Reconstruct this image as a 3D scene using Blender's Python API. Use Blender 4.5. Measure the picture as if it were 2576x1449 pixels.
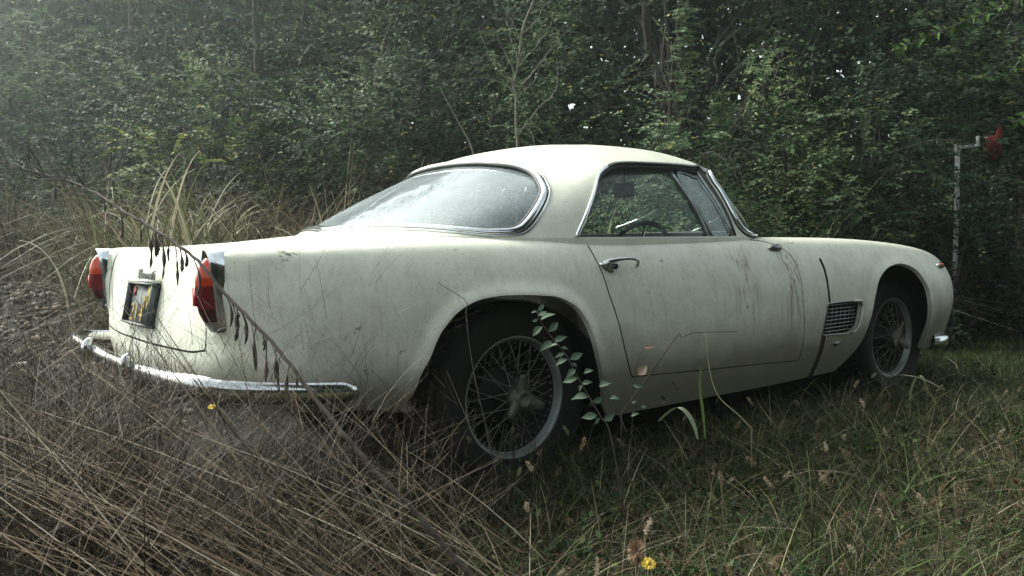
import bpy, math, random
import numpy as np
from mathutils import Vector, Matrix
from mathutils.bvhtree import BVHTree
D = bpy.data
for o in list(D.objects): D.objects.remove(o, do_unlink=True)
scn = bpy.context.scene
COL = scn.collection
R = math.radians

# ------------------------------------------------------------------ camera
cam = D.cameras.new('camera'); cam.sensor_width = 36; cam.lens = 36*2080/2576; cam.clip_end = 500; cam.clip_start = .05
co = D.objects.new('camera', cam); COL.objects.link(co)
yaw, pit = R(38), math.atan(147.5/2080)
CF = Vector((math.sin(yaw)*math.cos(pit), math.cos(yaw)*math.cos(pit), -math.sin(pit)))
CR = Vector((math.cos(yaw), -math.sin(yaw), 0)); CU = CR.cross(CF)
CP = Vector((-1.79, -2.98, .92))
co.matrix_world = Matrix(((CR.x, CU.x, -CF.x, CP.x), (CR.y, CU.y, -CF.y, CP.y), (CR.z, CU.z, -CF.z, CP.z), (0, 0, 0, 1)))
scn.camera = co
# ------------------------------------------------------------------ world, sun, exposure
w = D.worlds.new('World'); scn.world = w; w.use_nodes = True
nt = w.node_tree; bg = nt.nodes['Background']
sky = nt.nodes.new('ShaderNodeTexSky'); sky.sky_type = 'NISHITA'; sky.sun_disc = False
SUN_EL, SUN_AZ = 42, 338         # azimuth measured from +Y clockwise
sky.sun_elevation = R(SUN_EL); sky.sun_rotation = R(SUN_AZ); sky.dust_density = 5; sky.air_density = 1.0; sky.ozone_density = 1
hs = nt.nodes.new('ShaderNodeHueSaturation'); hs.inputs['Saturation'].default_value = .32
nt.links.new(sky.outputs[0], hs.inputs['Color'])
mx = nt.nodes.new('ShaderNodeMix'); mx.data_type = 'RGBA'; mx.blend_type = 'MULTIPLY'; mx.inputs[0].default_value = 1; mx.inputs[7].default_value = (.95, 1.0, .95, 1)   # thin green-grey overcast
nt.links.new(hs.outputs[0], mx.inputs[6]); nt.links.new(mx.outputs[2], bg.inputs['Color'])
bg.inputs['Strength'].default_value = .15
sl = D.lights.new('sun', 'SUN'); sl.energy = 1.2; sl.angle = R(25); sl.color = (1, .98, .93)
so = D.objects.new('sun', sl); COL.objects.link(so)
a, e = R(SUN_AZ), R(SUN_EL)
sd = Vector((math.sin(a)*math.cos(e), math.cos(a)*math.cos(e), math.sin(e)))
so.rotation_euler = sd.to_track_quat('Z', 'Y').to_euler()
scn.view_settings.view_transform = 'Standard'; scn.view_settings.look = 'None'
scn.view_settings.gamma = 1; scn.view_settings.exposure = 1.45

# ------------------------------------------------------------------ helpers
def link(o, parent=None):
    COL.objects.link(o)
    if parent is not None: o.parent = parent
    return o
def tag(o, label=None, cat=None, group=None, kind=None):
    for k, v in (('label', label), ('category', cat), ('group', group), ('kind', kind)):
        if v: o[k] = v
    return o
def empty(name, loc=(0, 0, 0), rz=0):
    o = D.objects.new(name, None); o.location = loc; o.rotation_euler = (0, 0, rz); o.empty_display_size = .1
    return link(o)
def mesh_np(name, V, F, mat, parent=None, normals=None, smooth=True, mats=None, midx=None, loc=None):
    """V (n,3), F (m,k) one polygon size, or list of arrays"""
    V = np.asarray(V, np.float32); Fs = F if isinstance(F, list) else [F]
    Fs = [np.asarray(f, np.int32) for f in Fs if len(f)]
    me = D.meshes.new(name)
    me.vertices.add(len(V)); me.vertices.foreach_set('co', V.ravel())
    nl = sum(f.size for f in Fs); npoly = sum(len(f) for f in Fs)
    me.loops.add(nl); me.loops.foreach_set('vertex_index', np.concatenate([f.ravel() for f in Fs]))
    me.polygons.add(npoly)
    tot = np.concatenate([np.full(len(f), f.shape[1], np.int32) for f in Fs])
    st = np.concatenate([[0], np.cumsum(tot)[:-1]]).astype(np.int32)
    me.polygons.foreach_set('loop_start', st); me.polygons.foreach_set('loop_total', tot)
    if smooth: me.polygons.foreach_set('use_smooth', np.ones(npoly, bool))
    for m in (mats or [mat]): me.materials.append(m)
    if midx is not None: me.polygons.foreach_set('material_index', np.asarray(midx, np.int32))
    me.update(calc_edges=True)
    if normals is not None:
        me.normals_split_custom_set_from_vertices([tuple(n) for n in np.asarray(normals, float)])
    o = D.objects.new(name, me); link(o, parent)
    if loc: o.location = loc
    return o
class MB:
    """collects geometry for one mesh"""
    def __init__(s): s.V = []; s.F = {3: [], 4: []}; s.n = 0
    def add(s, V, F):
        V = np.asarray(V, float).reshape(-1, 3)
        for f in (F if isinstance(F, list) and len(F) and isinstance(F[0], np.ndarray) and F[0].ndim == 2 else [np.asarray(F)]):
            if len(f): s.F[f.shape[1]].append(f + s.n)
        s.V.append(V); s.n += len(V); return s
    def build(s, name, mat, parent=None, smooth=True):
        Fs = [np.concatenate(s.F[k]) for k in (3, 4) if s.F[k]]
        return mesh_np(name, np.concatenate(s.V), Fs, mat, parent, smooth=smooth)
    def box(s, c, sz, rot=None):
        c = np.array(c, float); h = np.array(sz, float)/2
        P = np.array([[x, y, z] for x in (-1, 1) for y in (-1, 1) for z in (-1, 1)])*h
        if rot is not None: P = P @ np.array(rot).T
        return s.add(P + c, np.array([[0, 1, 3, 2], [4, 6, 7, 5], [0, 4, 5, 1], [2, 3, 7, 6], [0, 2, 6, 4], [1, 5, 7, 3]]))
    def tube(s, pts, r, n=8, closed=False, flat=None, cap=True):
        P = np.asarray(pts, float); m = len(P); r = np.broadcast_to(np.asarray(r, float), (m,))
        if closed: T = np.roll(P, -1, 0)-np.roll(P, 1, 0)
        else:
            T = np.gradient(P, axis=0)
        T /= np.linalg.norm(T, axis=1)[:, None]+1e-12
        up = np.array([0, 0, 1.]) if abs(T[:, 2]).mean() < .8 else np.array([1., 0, 0])
        A = np.cross(T, up); A /= np.linalg.norm(A, axis=1)[:, None]+1e-12; B = np.cross(A, T)
        if flat is not None:   # flat = (surface normals, width scale, height scale)
            N, ws, hs_ = flat; B = np.asarray(N, float); A = np.cross(T, B); A /= np.linalg.norm(A, axis=1)[:, None]; B = np.cross(A, T)
            A = A*ws; B = B*hs_
        th = np.linspace(0, 2*np.pi, n, endpoint=False)
        V = P[:, None] + r[:, None, None]*(np.cos(th)[None, :, None]*A[:, None]+np.sin(th)[None, :, None]*B[:, None])
        i = np.arange(m if closed else m-1)[:, None]; j = np.arange(n)[None]
        i2 = (i+1) % m; j2 = (j+1) % n
        F = np.stack([i*n+j+0*j2, i*n+j2, i2*n+j2, i2*n+j], -1).reshape(-1, 4)
        V = V.reshape(-1, 3)
        if cap and not closed:
            V = np.concatenate([V, P[:1], P[-1:]]); c0, c1 = m*n, m*n+1
            jj = np.arange(n); t = np.concatenate([np.stack([jj, (jj+1) % n, 0*jj+c0], -1)[:, ::-1], np.stack([(m-1)*n+jj, (m-1)*n+(jj+1) % n, 0*jj+c1], -1)])
            return s.add(V, [F, t])
        return s.add(V, F)
    def lathe(s, prof, c, axis='y', n=48, closed=False, f=1):
        """prof: (radius, axial)"""
        pr = np.asarray(prof, float); m = len(pr); th = np.linspace(0, 2*np.pi, n, endpoint=False)
        r = pr[:, 0][:, None]; a = pr[:, 1][:, None]+0*th
        V = np.stack([r*np.cos(th), a, r*np.sin(th)], -1)
        if axis == 'z': V = V[..., [0, 2, 1]]
        if axis == 'x': V = V[..., [1, 0, 2]]
        i = np.arange(m if closed else m-1)[:, None]; j = np.arange(n)[None]
        F = np.stack([i*n+j, i*n+(j+1) % n, ((i+1) % m)*n+(j+1) % n, ((i+1) % m)*n+j], -1).reshape(-1, 4)
        return s.add(V.reshape(-1, 3)+np.array(c, float), F[:, ::f])
def spline(P, n, closed=False):
    """Catmull-Rom (centripetal-ish) through P"""
    P = np.asarray(P, float); m = len(P)
    if closed: Q = np.concatenate([P[-1:], P, P[:2]]); seg = m
    else: Q = np.concatenate([2*P[:1]-P[1:2], P, 2*P[-1:]-P[-2:-1]]); seg = m-1
    L = np.linalg.norm(np.diff(Q[1:seg+2], axis=0), axis=1); cum = np.concatenate([[0], np.cumsum(L)])
    t = np.linspace(0, cum[-1], n, endpoint=not closed)
    k = np.clip(np.searchsorted(cum, t, side='right')-1, 0, seg-1); u = ((t-cum[k])/L[k])[:, None]
    a, b, c, d = Q[k], Q[k+1], Q[k+2], Q[k+3]
    return .5*((2*b)+(-a+c)*u+(2*a-5*b+4*c-d)*u*u+(-a+3*b-3*c+d)*u**3)
def resample(P, step, closed=False):
    P = np.asarray(P, float)
    if closed: P = np.concatenate([P, P[:1]])
    L = np.concatenate([[0], np.cumsum(np.linalg.norm(np.diff(P, axis=0), axis=1))]); n = max(2, int(L[-1]/step)+1)
    t = np.linspace(0, L[-1], n); out = np.stack([np.interp(t, L, P[:, i]) for i in range(P.shape[1])], -1)
    return out[:-1] if closed else out
def sdpoly(P, poly):
    """signed distance (neg inside) of points (n,2) to closed polygon (m,2)"""
    P = np.asarray(P, float); A = np.asarray(poly, float); B = np.roll(A, -1, 0)
    out = np.empty(len(P))
    for s0 in range(0, len(P), 20000):
        q = P[s0:s0+20000][:, None]; e = (B-A)[None]; v = q-A[None]
        t = np.clip((v*e).sum(-1)/((e*e).sum(-1)+1e-15), 0, 1)
        d = np.sqrt((((v-e*t[..., None])**2).sum(-1)).min(1))
        c = (A[None, :, 1] > q[..., 1]) != (B[None, :, 1] > q[..., 1])
        xi = A[None, :, 0]+(q[..., 1]-A[None, :, 1])*(B-A)[None, :, 0]/np.where(abs((B-A)[None, :, 1]) < 1e-12, 1e-12, (B-A)[None, :, 1])
        ins = ((c & (q[..., 0] < xi)).sum(1) % 2) == 1
        out[s0:s0+20000] = np.where(ins, -d, d)
    return out
def vnormals(V, F):
    N = np.zeros_like(V)
    a, b, c = V[F[:, 0]], V[F[:, 1]], V[F[:, 2]]
    n = np.cross(b-a, c-a)
    for k in range(3): np.add.at(N, F[:, k], n)
    return N/(np.linalg.norm(N, axis=1)[:, None]+1e-12)
def clip(V, N, F, d):
    """keep d<0 part of a triangle mesh"""
    ins = d < 0; cnt = ins[F].sum(1)
    keep = [F[cnt == 3]]
    nV = [V]; nN = [N]; nD = [d]; base = len(V); cache = {}
    mix = F[(cnt == 1) | (cnt == 2)]
    newV = []; newN = []; tri = []
    def cut(i, j):
        k = (i, j) if i < j else (j, i)
        if k not in cache:
            i, j = k; t = d[i]/(d[i]-d[j]); cache[k] = base+len(newV)
            newV.append(V[i]+(V[j]-V[i])*t); n = N[i]+(N[j]-N[i])*t; newN.append(n/np.linalg.norm(n))
        return cache[k]
    for f in mix.tolist():
        q = []
        for a, b in ((0, 1), (1, 2), (2, 0)):
            i, j = f[a], f[b]
            if ins[i]: q.append(i)
            if ins[i] != ins[j]: q.append(cut(i, j))
        for k in range(1, len(q)-1): tri.append((q[0], q[k], q[k+1]))
    if newV: V = np.concatenate([V, newV]); N = np.concatenate([N, newN])
    F = np.concatenate([keep[0], np.array(tri, int).reshape(-1, 3)])
    used = np.unique(F); mp = np.full(len(V), -1); mp[used] = np.arange(len(used))
    return V[used], N[used], mp[F]
def boundary(F):
    e = np.concatenate([F[:, [0, 1]], F[:, [1, 2]], F[:, [2, 0]]])
    key = np.sort(e, 1); u, inv, c = np.unique(key, axis=0, return_inverse=True, return_counts=True)
    return e[c[inv.ravel()] == 1]
def sheet(name, V, N, F, mat, parent, t=.012, inner=True, dark=None):
    """thin shell: outer skin with its own normals, an inner skin, edge strips"""
    E = boundary(F); n = len(V)
    Vi = V-N*t
    ue, inv = np.unique(E, return_inverse=True); inv = inv.reshape(E.shape); m = len(ue)
    a0 = 2*n; V2 = np.concatenate([V, Vi, V[ue], Vi[ue]])
    en = np.zeros((m, 3)); dd = V[E[:, 1]]-V[E[:, 0]]; en_f = np.cross(dd, N[E[:, 0]])
    for k in range(2): np.add.at(en, inv[:, k], en_f)
    en /= np.linalg.norm(en, axis=1)[:, None]+1e-9
    N2 = np.concatenate([N, -N, en, en])
    Q = np.stack([a0+inv[:, 1], a0+inv[:, 0], a0+m+inv[:, 0], a0+m+inv[:, 1]], -1)
    T = np.concatenate([F, F[:, ::-1]+n]) if inner else F
    mats = [mat]; mi = None
    if dark is not None:      # panel-gap edges coloured dark to paint the shade in the gaps
        mid = (V[E[:, 0]]+V[E[:, 1]])/2; mi = np.concatenate([np.zeros(len(T), int), dark(mid).astype(int)]); mats = [mat, M['seal']]
    return mesh_np(name, V2, [T, Q], mat, parent, normals=N2, mats=mats, midx=mi)

# ------------------------------------------------------------------ materials
def mat(name, base=(.5, .5, .5), rough=.5, metal=0, spec=.5, coat=0):
    m = D.materials.new(name); m.use_nodes = True; b = m.node_tree.nodes['Principled BSDF']
    b.inputs['Base Color'].default_value = (*base, 1); b.inputs['Roughness'].default_value = rough
    b.inputs['Metallic'].default_value = metal; b.inputs['Specular IOR Level'].default_value = spec
    b.inputs['Coat Weight'].default_value = coat
    return m
class NT:
    def __init__(s, m): s.t = m.node_tree; s.b = s.t.nodes['Principled BSDF']
    def n(s, typ, **kw):
        x = s.t.nodes.new('ShaderNode'+typ)
        for k, v in kw.items():
            if k in x.inputs.keys() if isinstance(k, str) else False: x.inputs[k].default_value = v
            else: setattr(x, k, v)
        return x
    def l(s, a, b): s.t.links.new(a, b); return s
    def noise(s, scale, vec=None, detail=4, rough=.55):
        x = s.n('TexNoise'); x.inputs['Scale'].default_value = scale; x.inputs['Detail'].default_value = detail; x.inputs['Roughness'].default_value = rough
        if vec is not None: s.l(vec, x.inputs['Vector'])
        return x.outputs['Fac']
    def obj(s): return s.n('TexCoord').outputs['Object']
    def scaled(s, vec, sc, loc=(0, 0, 0)):
        x = s.n('Mapping'); x.inputs['Scale'].default_value = sc; x.inputs['Location'].default_value = loc; s.l(vec, x.inputs['Vector']); return x.outputs[0]
    def ramp(s, fac, stops):
        x = s.n('ValToRGB'); cr = x.color_ramp
        while len(cr.elements) < len(stops): cr.elements.new(.5)
        for e, (p, c) in zip(cr.elements, stops):
            e.position = p; e.color = (*c, 1) if isinstance(c, (tuple, list)) else (c, c, c, 1)
        s.l(fac, x.inputs[0]); return x.outputs[0]
    def mix(s, fac, a, b, mode='MIX'):
        x = s.n('Mix', data_type='RGBA', blend_type=mode)
        for v, i in ((fac, 0), (a, 6), (b, 7)):
            if isinstance(v, (int, float)): x.inputs[i].default_value = v if i == 0 else (v, v, v, 1)
            elif isinstance(v, tuple): x.inputs[i].default_value = (*v, 1)
            else: s.l(v, x.inputs[i])
        return x.outputs[2]
    def math(s, op, a, b=0, c=0):
        x = s.n('Math', operation=op)
        for i, v in enumerate((a, b, c)):
            if isinstance(v, (int, float)): x.inputs[i].default_value = v
            else: s.l(v, x.inputs[i])
        return x.outputs[0]
    def bump(s, h, dist=.01, st=1):
        x = s.n('Bump'); x.inputs['Distance'].default_value = dist; x.inputs['Strength'].default_value = st
        s.l(h, x.inputs['Height']); s.l(x.outputs[0], s.b.inputs['Normal'])

def m_paint():
    m = mat('faded_cream_paint', (.62, .62, .53), .42, coat=.15); t = NT(m); ob = t.obj()
    sx = t.n('SeparateXYZ'); t.l(ob, sx.inputs[0])
    base = t.mix(t.ramp(t.noise(2.3, ob), [(.35, 0), (.7, 1)]), (.65, .672, .555), (.705, .71, .605))
    grime = t.ramp(t.noise(9, ob, 10, .75), [(.42, 0), (.72, 1)])
    base = t.mix(t.math('MULTIPLY', grime, .5), base, (.40, .40, .31))
    # fine specks
    sp = t.ramp(t.noise(150, ob, 2), [(.63, 0), (.70, 1)])
    base = t.mix(t.math('MULTIPLY', sp, .6), base, (.22, .21, .16))
    # vertical runs of rust and dirt: stretched noise, strongest ahead of the door's front edge
    run = t.ramp(t.noise(1, t.scaled(ob, (60, 60, 2.2)), 5, .6), [(.52, 0), (.66, 1)])
    def band(v, a, b, c, d):
        x = t.n('MapRange'); x.inputs[1].default_value = a; x.inputs[2].default_value = b; x.interpolation_type = 'SMOOTHSTEP'; t.l(v, x.inputs[0])
        y = t.n('MapRange'); y.inputs[1].default_value = c; y.inputs[2].default_value = d; y.inputs[3].default_value = 1; y.inputs[4].default_value = 0; y.interpolation_type = 'SMOOTHSTEP'; t.l(v, y.inputs[0])
        return t.math('MULTIPLY', x.outputs[0], y.outputs[0])
    side = band(sx.outputs[2], .40, .60, .80, .87)
    st = t.math('MULTIPLY', t.math('ADD', t.math('MULTIPLY', band(sx.outputs[0], 1.36, 1.42, 1.46, 1.56), 1.0), t.math('ADD', t.math('MULTIPLY', band(sx.outputs[0], 1.0, 1.08, 1.13, 1.22), .6), .14)), side)
    base = t.mix(t.math('MULTIPLY', run, st), base, (.20, .115, .06))
    blot = t.ramp(t.noise(1, t.scaled(ob, (22, 22, 1.4), (3, 1, 2)), 6, .65), [(.50, 0), (.70, 1)])
    base = t.mix(t.math('MULTIPLY', t.math('MULTIPLY', blot, st), .55), base, (.30, .22, .14))
    # mud splashed along the sills
    mud = t.math('ADD', sx.outputs[2], t.math('MULTIPLY', t.noise(5, ob, 6, .65), .22))
    mud = t.ramp(mud, [(.50, 1), (.68, 0)])
    base = t.mix(t.math('MULTIPLY', mud, .78), base, (.165, .14, .105))
    # scuffs
    sc_ = t.ramp(t.noise(70, t.scaled(ob, (1, 1, 1.6)), 4, .7), [(.50, 0), (.56, 1)])
    for (px_, pz_, rx_, rz_, tilt) in ((-.835, .862, .035, .020, .8), (-.86, .855, .02, .03, -.5), (-.70, .625, .040, .010, .55), (-.545, .56, .008, .020, -.9), (-.655, .505, .03, .012, 0), (-.30, .86, .02, .006, .3), (.62, .80, .012, .008, 0), (1.1, .60, .014, .010, .4)):
        dx_ = t.math('SUBTRACT', sx.outputs[0], px_); dz_ = t.math('SUBTRACT', sx.outputs[2], pz_); ca_, sa_ = math.cos(tilt), math.sin(tilt)
        u_ = t.math('DIVIDE', t.math('ADD', t.math('MULTIPLY', dx_, ca_), t.math('MULTIPLY', dz_, sa_)), rx_); v_ = t.math('DIVIDE', t.math('SUBTRACT', t.math('MULTIPLY', dz_, ca_), t.math('MULTIPLY', dx_, sa_)), rz_)
        mk_ = t.math('SUBTRACT', 1, t.math('ADD', t.math('MULTIPLY', u_, u_), t.math('MULTIPLY', v_, v_)), 0); mk_ = t.math('MULTIPLY', t.math('MAXIMUM', t.math('MINIMUM', t.math('MULTIPLY', mk_, 2), 1), 0), sc_)
        base = t.mix(t.math('MULTIPLY', mk_, .75), base, (.10, .11, .07))
    alg = t.ramp(t.noise(6, ob, 6, .7), [(.55, 0), (.75, 1)])
    base = t.mix(t.math('MULTIPLY', alg, .3), base, (.34, .38, .24))
    t.l(base, t.b.inputs['Base Color'])
    t.l(t.ramp(t.noise(9, ob, 6, .7), [(.3, .34), (.75, .62)]), t.b.inputs['Roughness'])
    t.bump(t.noise(120, ob, 2), .0006, .25)
    return m
def m_glass(name, dust=.2, tint=(.80, .86, .84), gloss=1.0, sc=7):
    m = D.materials.new(name); m.use_nodes = True; t = NT.__new__(NT); t.t = m.node_tree
    t.t.nodes.remove(t.t.nodes['Principled BSDF']); out = t.t.nodes['Material Output']
    ob = t.obj(); tr = t.n('BsdfTransparent'); tr.inputs[0].default_value = (*tint, 1)
    gl = t.n('BsdfGlossy'); gl.inputs['Roughness'].default_value = .06; gl.inputs[0].default_value = (.95, 1, 1, 1)
    lw = t.n('LayerWeight'); lw.inputs[0].default_value = .5
    fr5 = t.math('ADD', t.math('MULTIPLY', t.math('POWER', lw.outputs['Facing'], 4), .9), .05)
    m1 = t.n('MixShader'); t.l(t.math('MINIMUM', t.math('MULTIPLY', fr5, gloss), 1), m1.inputs[0]); t.l(tr.outputs[0], m1.inputs[1]); t.l(gl.outputs[0], m1.inputs[2])
    df = t.n('BsdfDiffuse'); df.inputs[0].default_value = (.44, .50, .52, 1)
    f = t.math('MULTIPLY', t.math('ADD', t.ramp(t.noise(sc, ob, 10, .75), [(.3, .40), (.75, 1.2)]), t.ramp(t.noise(60, t.scaled(ob, (1, 1, .12)), 6, .7), [(.45, 0), (.7, .35)])), dust)  # long streaks put streaky reflections into the dust film
    m2 = t.n('MixShader'); t.l(f, m2.inputs[0]); t.l(m1.outputs[0], m2.inputs[1]); t.l(df.outputs[0], m2.inputs[2])
    t.l(m2.outputs[0], out.inputs[0]); return m
def noisy(name, c1, c2, scale=8, rough=.6, metal=0, spec=.4, bump=0, bscale=60):
    m = mat(name, c1, rough, metal, spec); t = NT(m); ob = t.obj()
    t.l(t.mix(t.ramp(t.noise(scale, ob, 6, .65), [(.35, 0), (.68, 1)]), c1, c2), t.b.inputs['Base Color'])
    if bump: t.bump(t.noise(bscale, ob), bump)
    return m
M = dict(
 paint=m_paint(),
 chrome=noisy('weathered_chrome', (.74, .77, .78), (.50, .51, .50), 30, .13, 1),
 dull=noisy('dull_metal', (.34, .37, .36), (.17, .18, .17), 22, .38, 1),
 rim=noisy('oxidised_alloy', (.34, .37, .35), (.18, .20, .185), 14, .5, .35, bump=.001),
 spoke=noisy('rusty_spoke', (.24, .23, .20), (.11, .09, .07), 30, .55, .3),
 hub=noisy('dirty_brass', (.19, .18, .135), (.10, .095, .07), 25, .6, .3),
 tyre=noisy('old_rubber', (.010, .010, .010), (.022, .021, .019), 12, .8, bump=.001),
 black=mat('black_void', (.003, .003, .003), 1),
 seal=noisy('rubber_seal', (.025, .027, .027), (.05, .052, .05), 30, .6),
 trim=noisy('dark_interior_trim', (.05, .05, .048), (.09, .088, .08), 10, .7),
 leather=noisy('cracked_leather', (.10, .085, .065), (.17, .15, .12), 20, .6, bump=.002),
 rust=noisy('brown_rust', (.09, .045, .025), (.04, .022, .015), 30, .85),
 amber=mat('orange_lens', (.52, .045, .008), .2), red=mat('red_lens', (.13, .005, .008), .2), dred=mat('dark_red_lens', (.045, .006, .006), .25),
 reflector=mat('red_reflector', (.32, .01, .025), .25),
 glass=m_glass('dusty_side_glass', .05, (.92, .97, .95), .4),
 rglass=m_glass('dusty_sky_rear_glass', .34, (.60, .68, .70), 1.15, 4),  # film mixes dust with a painted pale sky reflection
 wglass=m_glass('windscreen_glass', .04, (.90, .95, .93), .45),
)
for k, c in (('amber', (.9, .2, .04)), ('red', (.4, .03, .03))):
    M[k].node_tree.nodes['Principled BSDF'].inputs['Coat Weight'].default_value = .4
# ================================================================== THE CAR (x forward, y to its left, z up; wheel centres at x=0 and 2.635)
car = empty('vintage_car', (0, -.0105, -.015)); car.rotation_euler = (R(-1.0), 0, 0)
tag(car, 'abandoned cream two-door coupe with wire wheels sunk in dry grass', 'car')
ARCH_R = spline([(-.60, .28), (-.53, .36), (-.501, .423), (-.489, .483), (-.461, .535), (-.428, .601), (-.378, .652), (-.334, .679), (-.274, .699), (-.197, .707), (-.107, .706), (-.02, .700), (.045, .692), (.104, .668), (.147, .635), (.19, .568), (.228, .473), (.272, .376), (.315, .281), (.33, .18), (-.2, .1)], 160, True)
ARCH_F = spline([(1.83, .14), (1.905, .23), (1.985, .288), (2.047, .37), (2.09, .499), (2.137, .614), (2.187, .677), (2.281, .722), (2.40, .742), (2.50, .738), (2.59, .712), (2.654, .66), (2.71, .588), (2.748, .483), (2.79, .349), (2.78, .18), (2.3, .08)], 160, True)

def body_mesh():
    X = [-.85, -.55, -.2, .2, .6, 1.0, 1.4, 1.8, 2.2, 2.6, 2.95, 3.2]
    sec = [  # zc, shoulder, k4, k3, k2, k1, k0
     (.860, (.705, .868), (.775, .826), (.812, .73), (.826, .61), (.805, .50), (.75, .40)),
     (.900, (.715, .881), (.79, .84), (.842, .74), (.860, .61), (.845, .47), (.79, .372)),
     (.922, (.715, .888), (.80, .845), (.855, .74), (.877, .60), (.865, .43), (.80, .30)),
     (.895, (.715, .888), (.80, .845), (.856, .74), (.880, .58), (.868, .40), (.80, .235)),
     (.890, (.720, .886), (.805, .845), (.858, .73), (.882, .57), (.868, .39), (.80, .225)),
     (.890, (.720, .885), (.805, .845), (.858, .73), (.882, .57), (.868, .39), (.80, .225)),
     (.888, (.718, .884), (.80, .842), (.856, .73), (.880, .57), (.868, .39), (.80, .225)),
     (.886, (.705, .881), (.795, .835), (.852, .725), (.874, .57), (.862, .39), (.795, .23)),
     (.878, (.70, .872), (.79, .825), (.848, .715), (.868, .57), (.855, .40), (.79, .24)),
     (.860, (.69, .850), (.775, .80), (.840, .70), (.860, .56), (.846, .41), (.785, .26)),
     (.834, (.683, .812), (.762, .768), (.822, .675), (.843, .545), (.822, .41), (.76, .25)),
     (.792, (.635, .758), (.705, .715), (.753, .64), (.770, .53), (.748, .41), (.69, .24))]
    ty = [0, .36, .72]
    P = {}
    nx = len(X)+2; NJ = 3; NK = 5
    for i, (x, s) in enumerate(zip(X, sec), 1):
        zc, (ys, zs) = s[0], s[1]
        for j in range(3): P[i, j, 5] = (x, ty[j]*ys, zs+(zc-zs)*(1-ty[j]**2) + (.0 if i > 1 else 0))
        P[i, 3, 5] = (x, ys, zs)
        for k, q in zip((4, 3, 2, 1, 0), s[2:]): P[i, 3, k] = (x, q[0], q[1])
    tz = [.43, .52, .61, .70, .79, .852]; tx = [-1.075, -1.085, -1.078, -1.062, -1.044, -1.012]
    tyc = [.60, .665, .705, .722, .724, .71]
    for k in range(6):
        for j in range(4):
            fr = j/3; P[0, j, k] = (tx[k]+.075*fr**2.6, fr*tyc[k]*(1 if j < 3 else 1), tz[k]+(.004*(1-fr*fr) if k == 5 else 0))
    nz = [.24, .34, .46, .57, .66, .725]; nxx = [3.32, 3.40, 3.45, 3.465, 3.445, 3.39]; nyc = [.50, .565, .595, .60, .58, .55]
    for k in range(6):
        for j in range(4):
            fr = j/3; P[nx-1, j, k] = (nxx[k]-.10*fr**2.5, fr*nyc[k], nz[k]+(.03*(1-fr*fr) if k == 5 else 0))
    idx = {}; V = []
    def vid(i, j, k):
        if (i, j, k) not in idx:
            x, y, z = P[i, abs(j), k]; idx[i, j, k] = len(V); V.append((x, y if j >= 0 else -y, z))
        return idx[i, j, k]
    F = []
    for i in range(nx-1):
        for j in range(-3, 3): F.append([vid(i, j, 5), vid(i+1, j, 5), vid(i+1, j+1, 5), vid(i, j+1, 5)])
        for k in range(5):
            F.append([vid(i, -3, k), vid(i+1, -3, k), vid(i+1, -3, k+1), vid(i, -3, k+1)])
            F.append([vid(i, 3, k+1), vid(i+1, 3, k+1), vid(i+1, 3, k), vid(i, 3, k)])
    for k in range(5):
        for j in range(-3, 3):
            F.append([vid(0, j, k), vid(0, j, k+1), vid(0, j+1, k+1), vid(0, j+1, k)][::1])
            F.append([vid(nx-1, j, k), vid(nx-1, j+1, k), vid(nx-1, j+1, k+1), vid(nx-1, j, k+1)])
    T = np.array(V); cage = T.copy(); Fq = np.array(F)
    # which vertices are corners of the lattice ends: leave as plain
    me = D.meshes.new('tmp'); me.from_pydata([tuple(v) for v in cage], [], [tuple(f) for f in F]); o = D.objects.new('tmp', me); COL.objects.link(o)
    md = o.modifiers.new('s', 'SUBSURF'); md.subdivision_type = 'CATMULL_CLARK'; md.boundary_smooth = 'ALL'
    def ev(lv):
        md.levels = md.render_levels = lv; me.vertices.foreach_set('co', cage.astype(np.float32).ravel()); me.update()
        dg = bpy.context.evaluated_depsgraph_get(); dg.update(); m2 = o.evaluated_get(dg).to_mesh()
        A = np.empty(len(m2.vertices)*3, np.float32); m2.vertices.foreach_get('co', A)
        Q = np.empty(len(m2.polygons)*4, np.int32); m2.polygons.foreach_get('vertices', Q)
        o.evaluated_get(dg).to_mesh_clear(); return A.reshape(-1, 3).astype(float), Q.reshape(-1, 4)
    for it in range(7):
        A, _ = ev(3); cage += (T-A[:len(T)])*.8
    A, Q = ev(5)
    D.objects.remove(o); D.meshes.remove(me)
    return A, np.concatenate([Q[:, [0, 1, 2]], Q[:, [0, 2, 3]]])
BV, BF = body_mesh()
BNn = vnormals(BV, BF)
if (BNn[:, 1]*BV[:, 1]).sum() < 0: BF = BF[:, ::-1].copy()
# fairings that carry the fender crests out to the tail lamps
wt = np.exp(-((abs(BV[:, 1])-.685)/.075)**2)*np.clip((BV[:, 2]-.60)/.14, 0, 1)*np.clip((-.80-BV[:, 0])/.15, 0, 1)
BV[:, 0] -= (.050+.018*np.clip((BV[:, 2]-.78)/.06, 0, 1))*wt; BV[:, 2] += .010*wt*np.clip((BV[:, 2]-.78)/.06, 0, 1)
# rolled-out wheel arch lips
for arch, amp in ((ARCH_R, .016), (ARCH_F, .012)):
    near = (abs(BV[:, 1]) > .5) & (BV[:, 0] > arch[:, 0].min()-.15) & (BV[:, 0] < arch[:, 0].max()+.15)
    d = sdpoly(BV[near][:, [0, 2]], arch)
    BV[near, 1] += np.sign(BV[near, 1])*amp*np.exp(-(np.maximum(d, -.01)/.030)**2)*np.clip((BV[near, 2]-.3)/.2, 0, 1)
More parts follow.
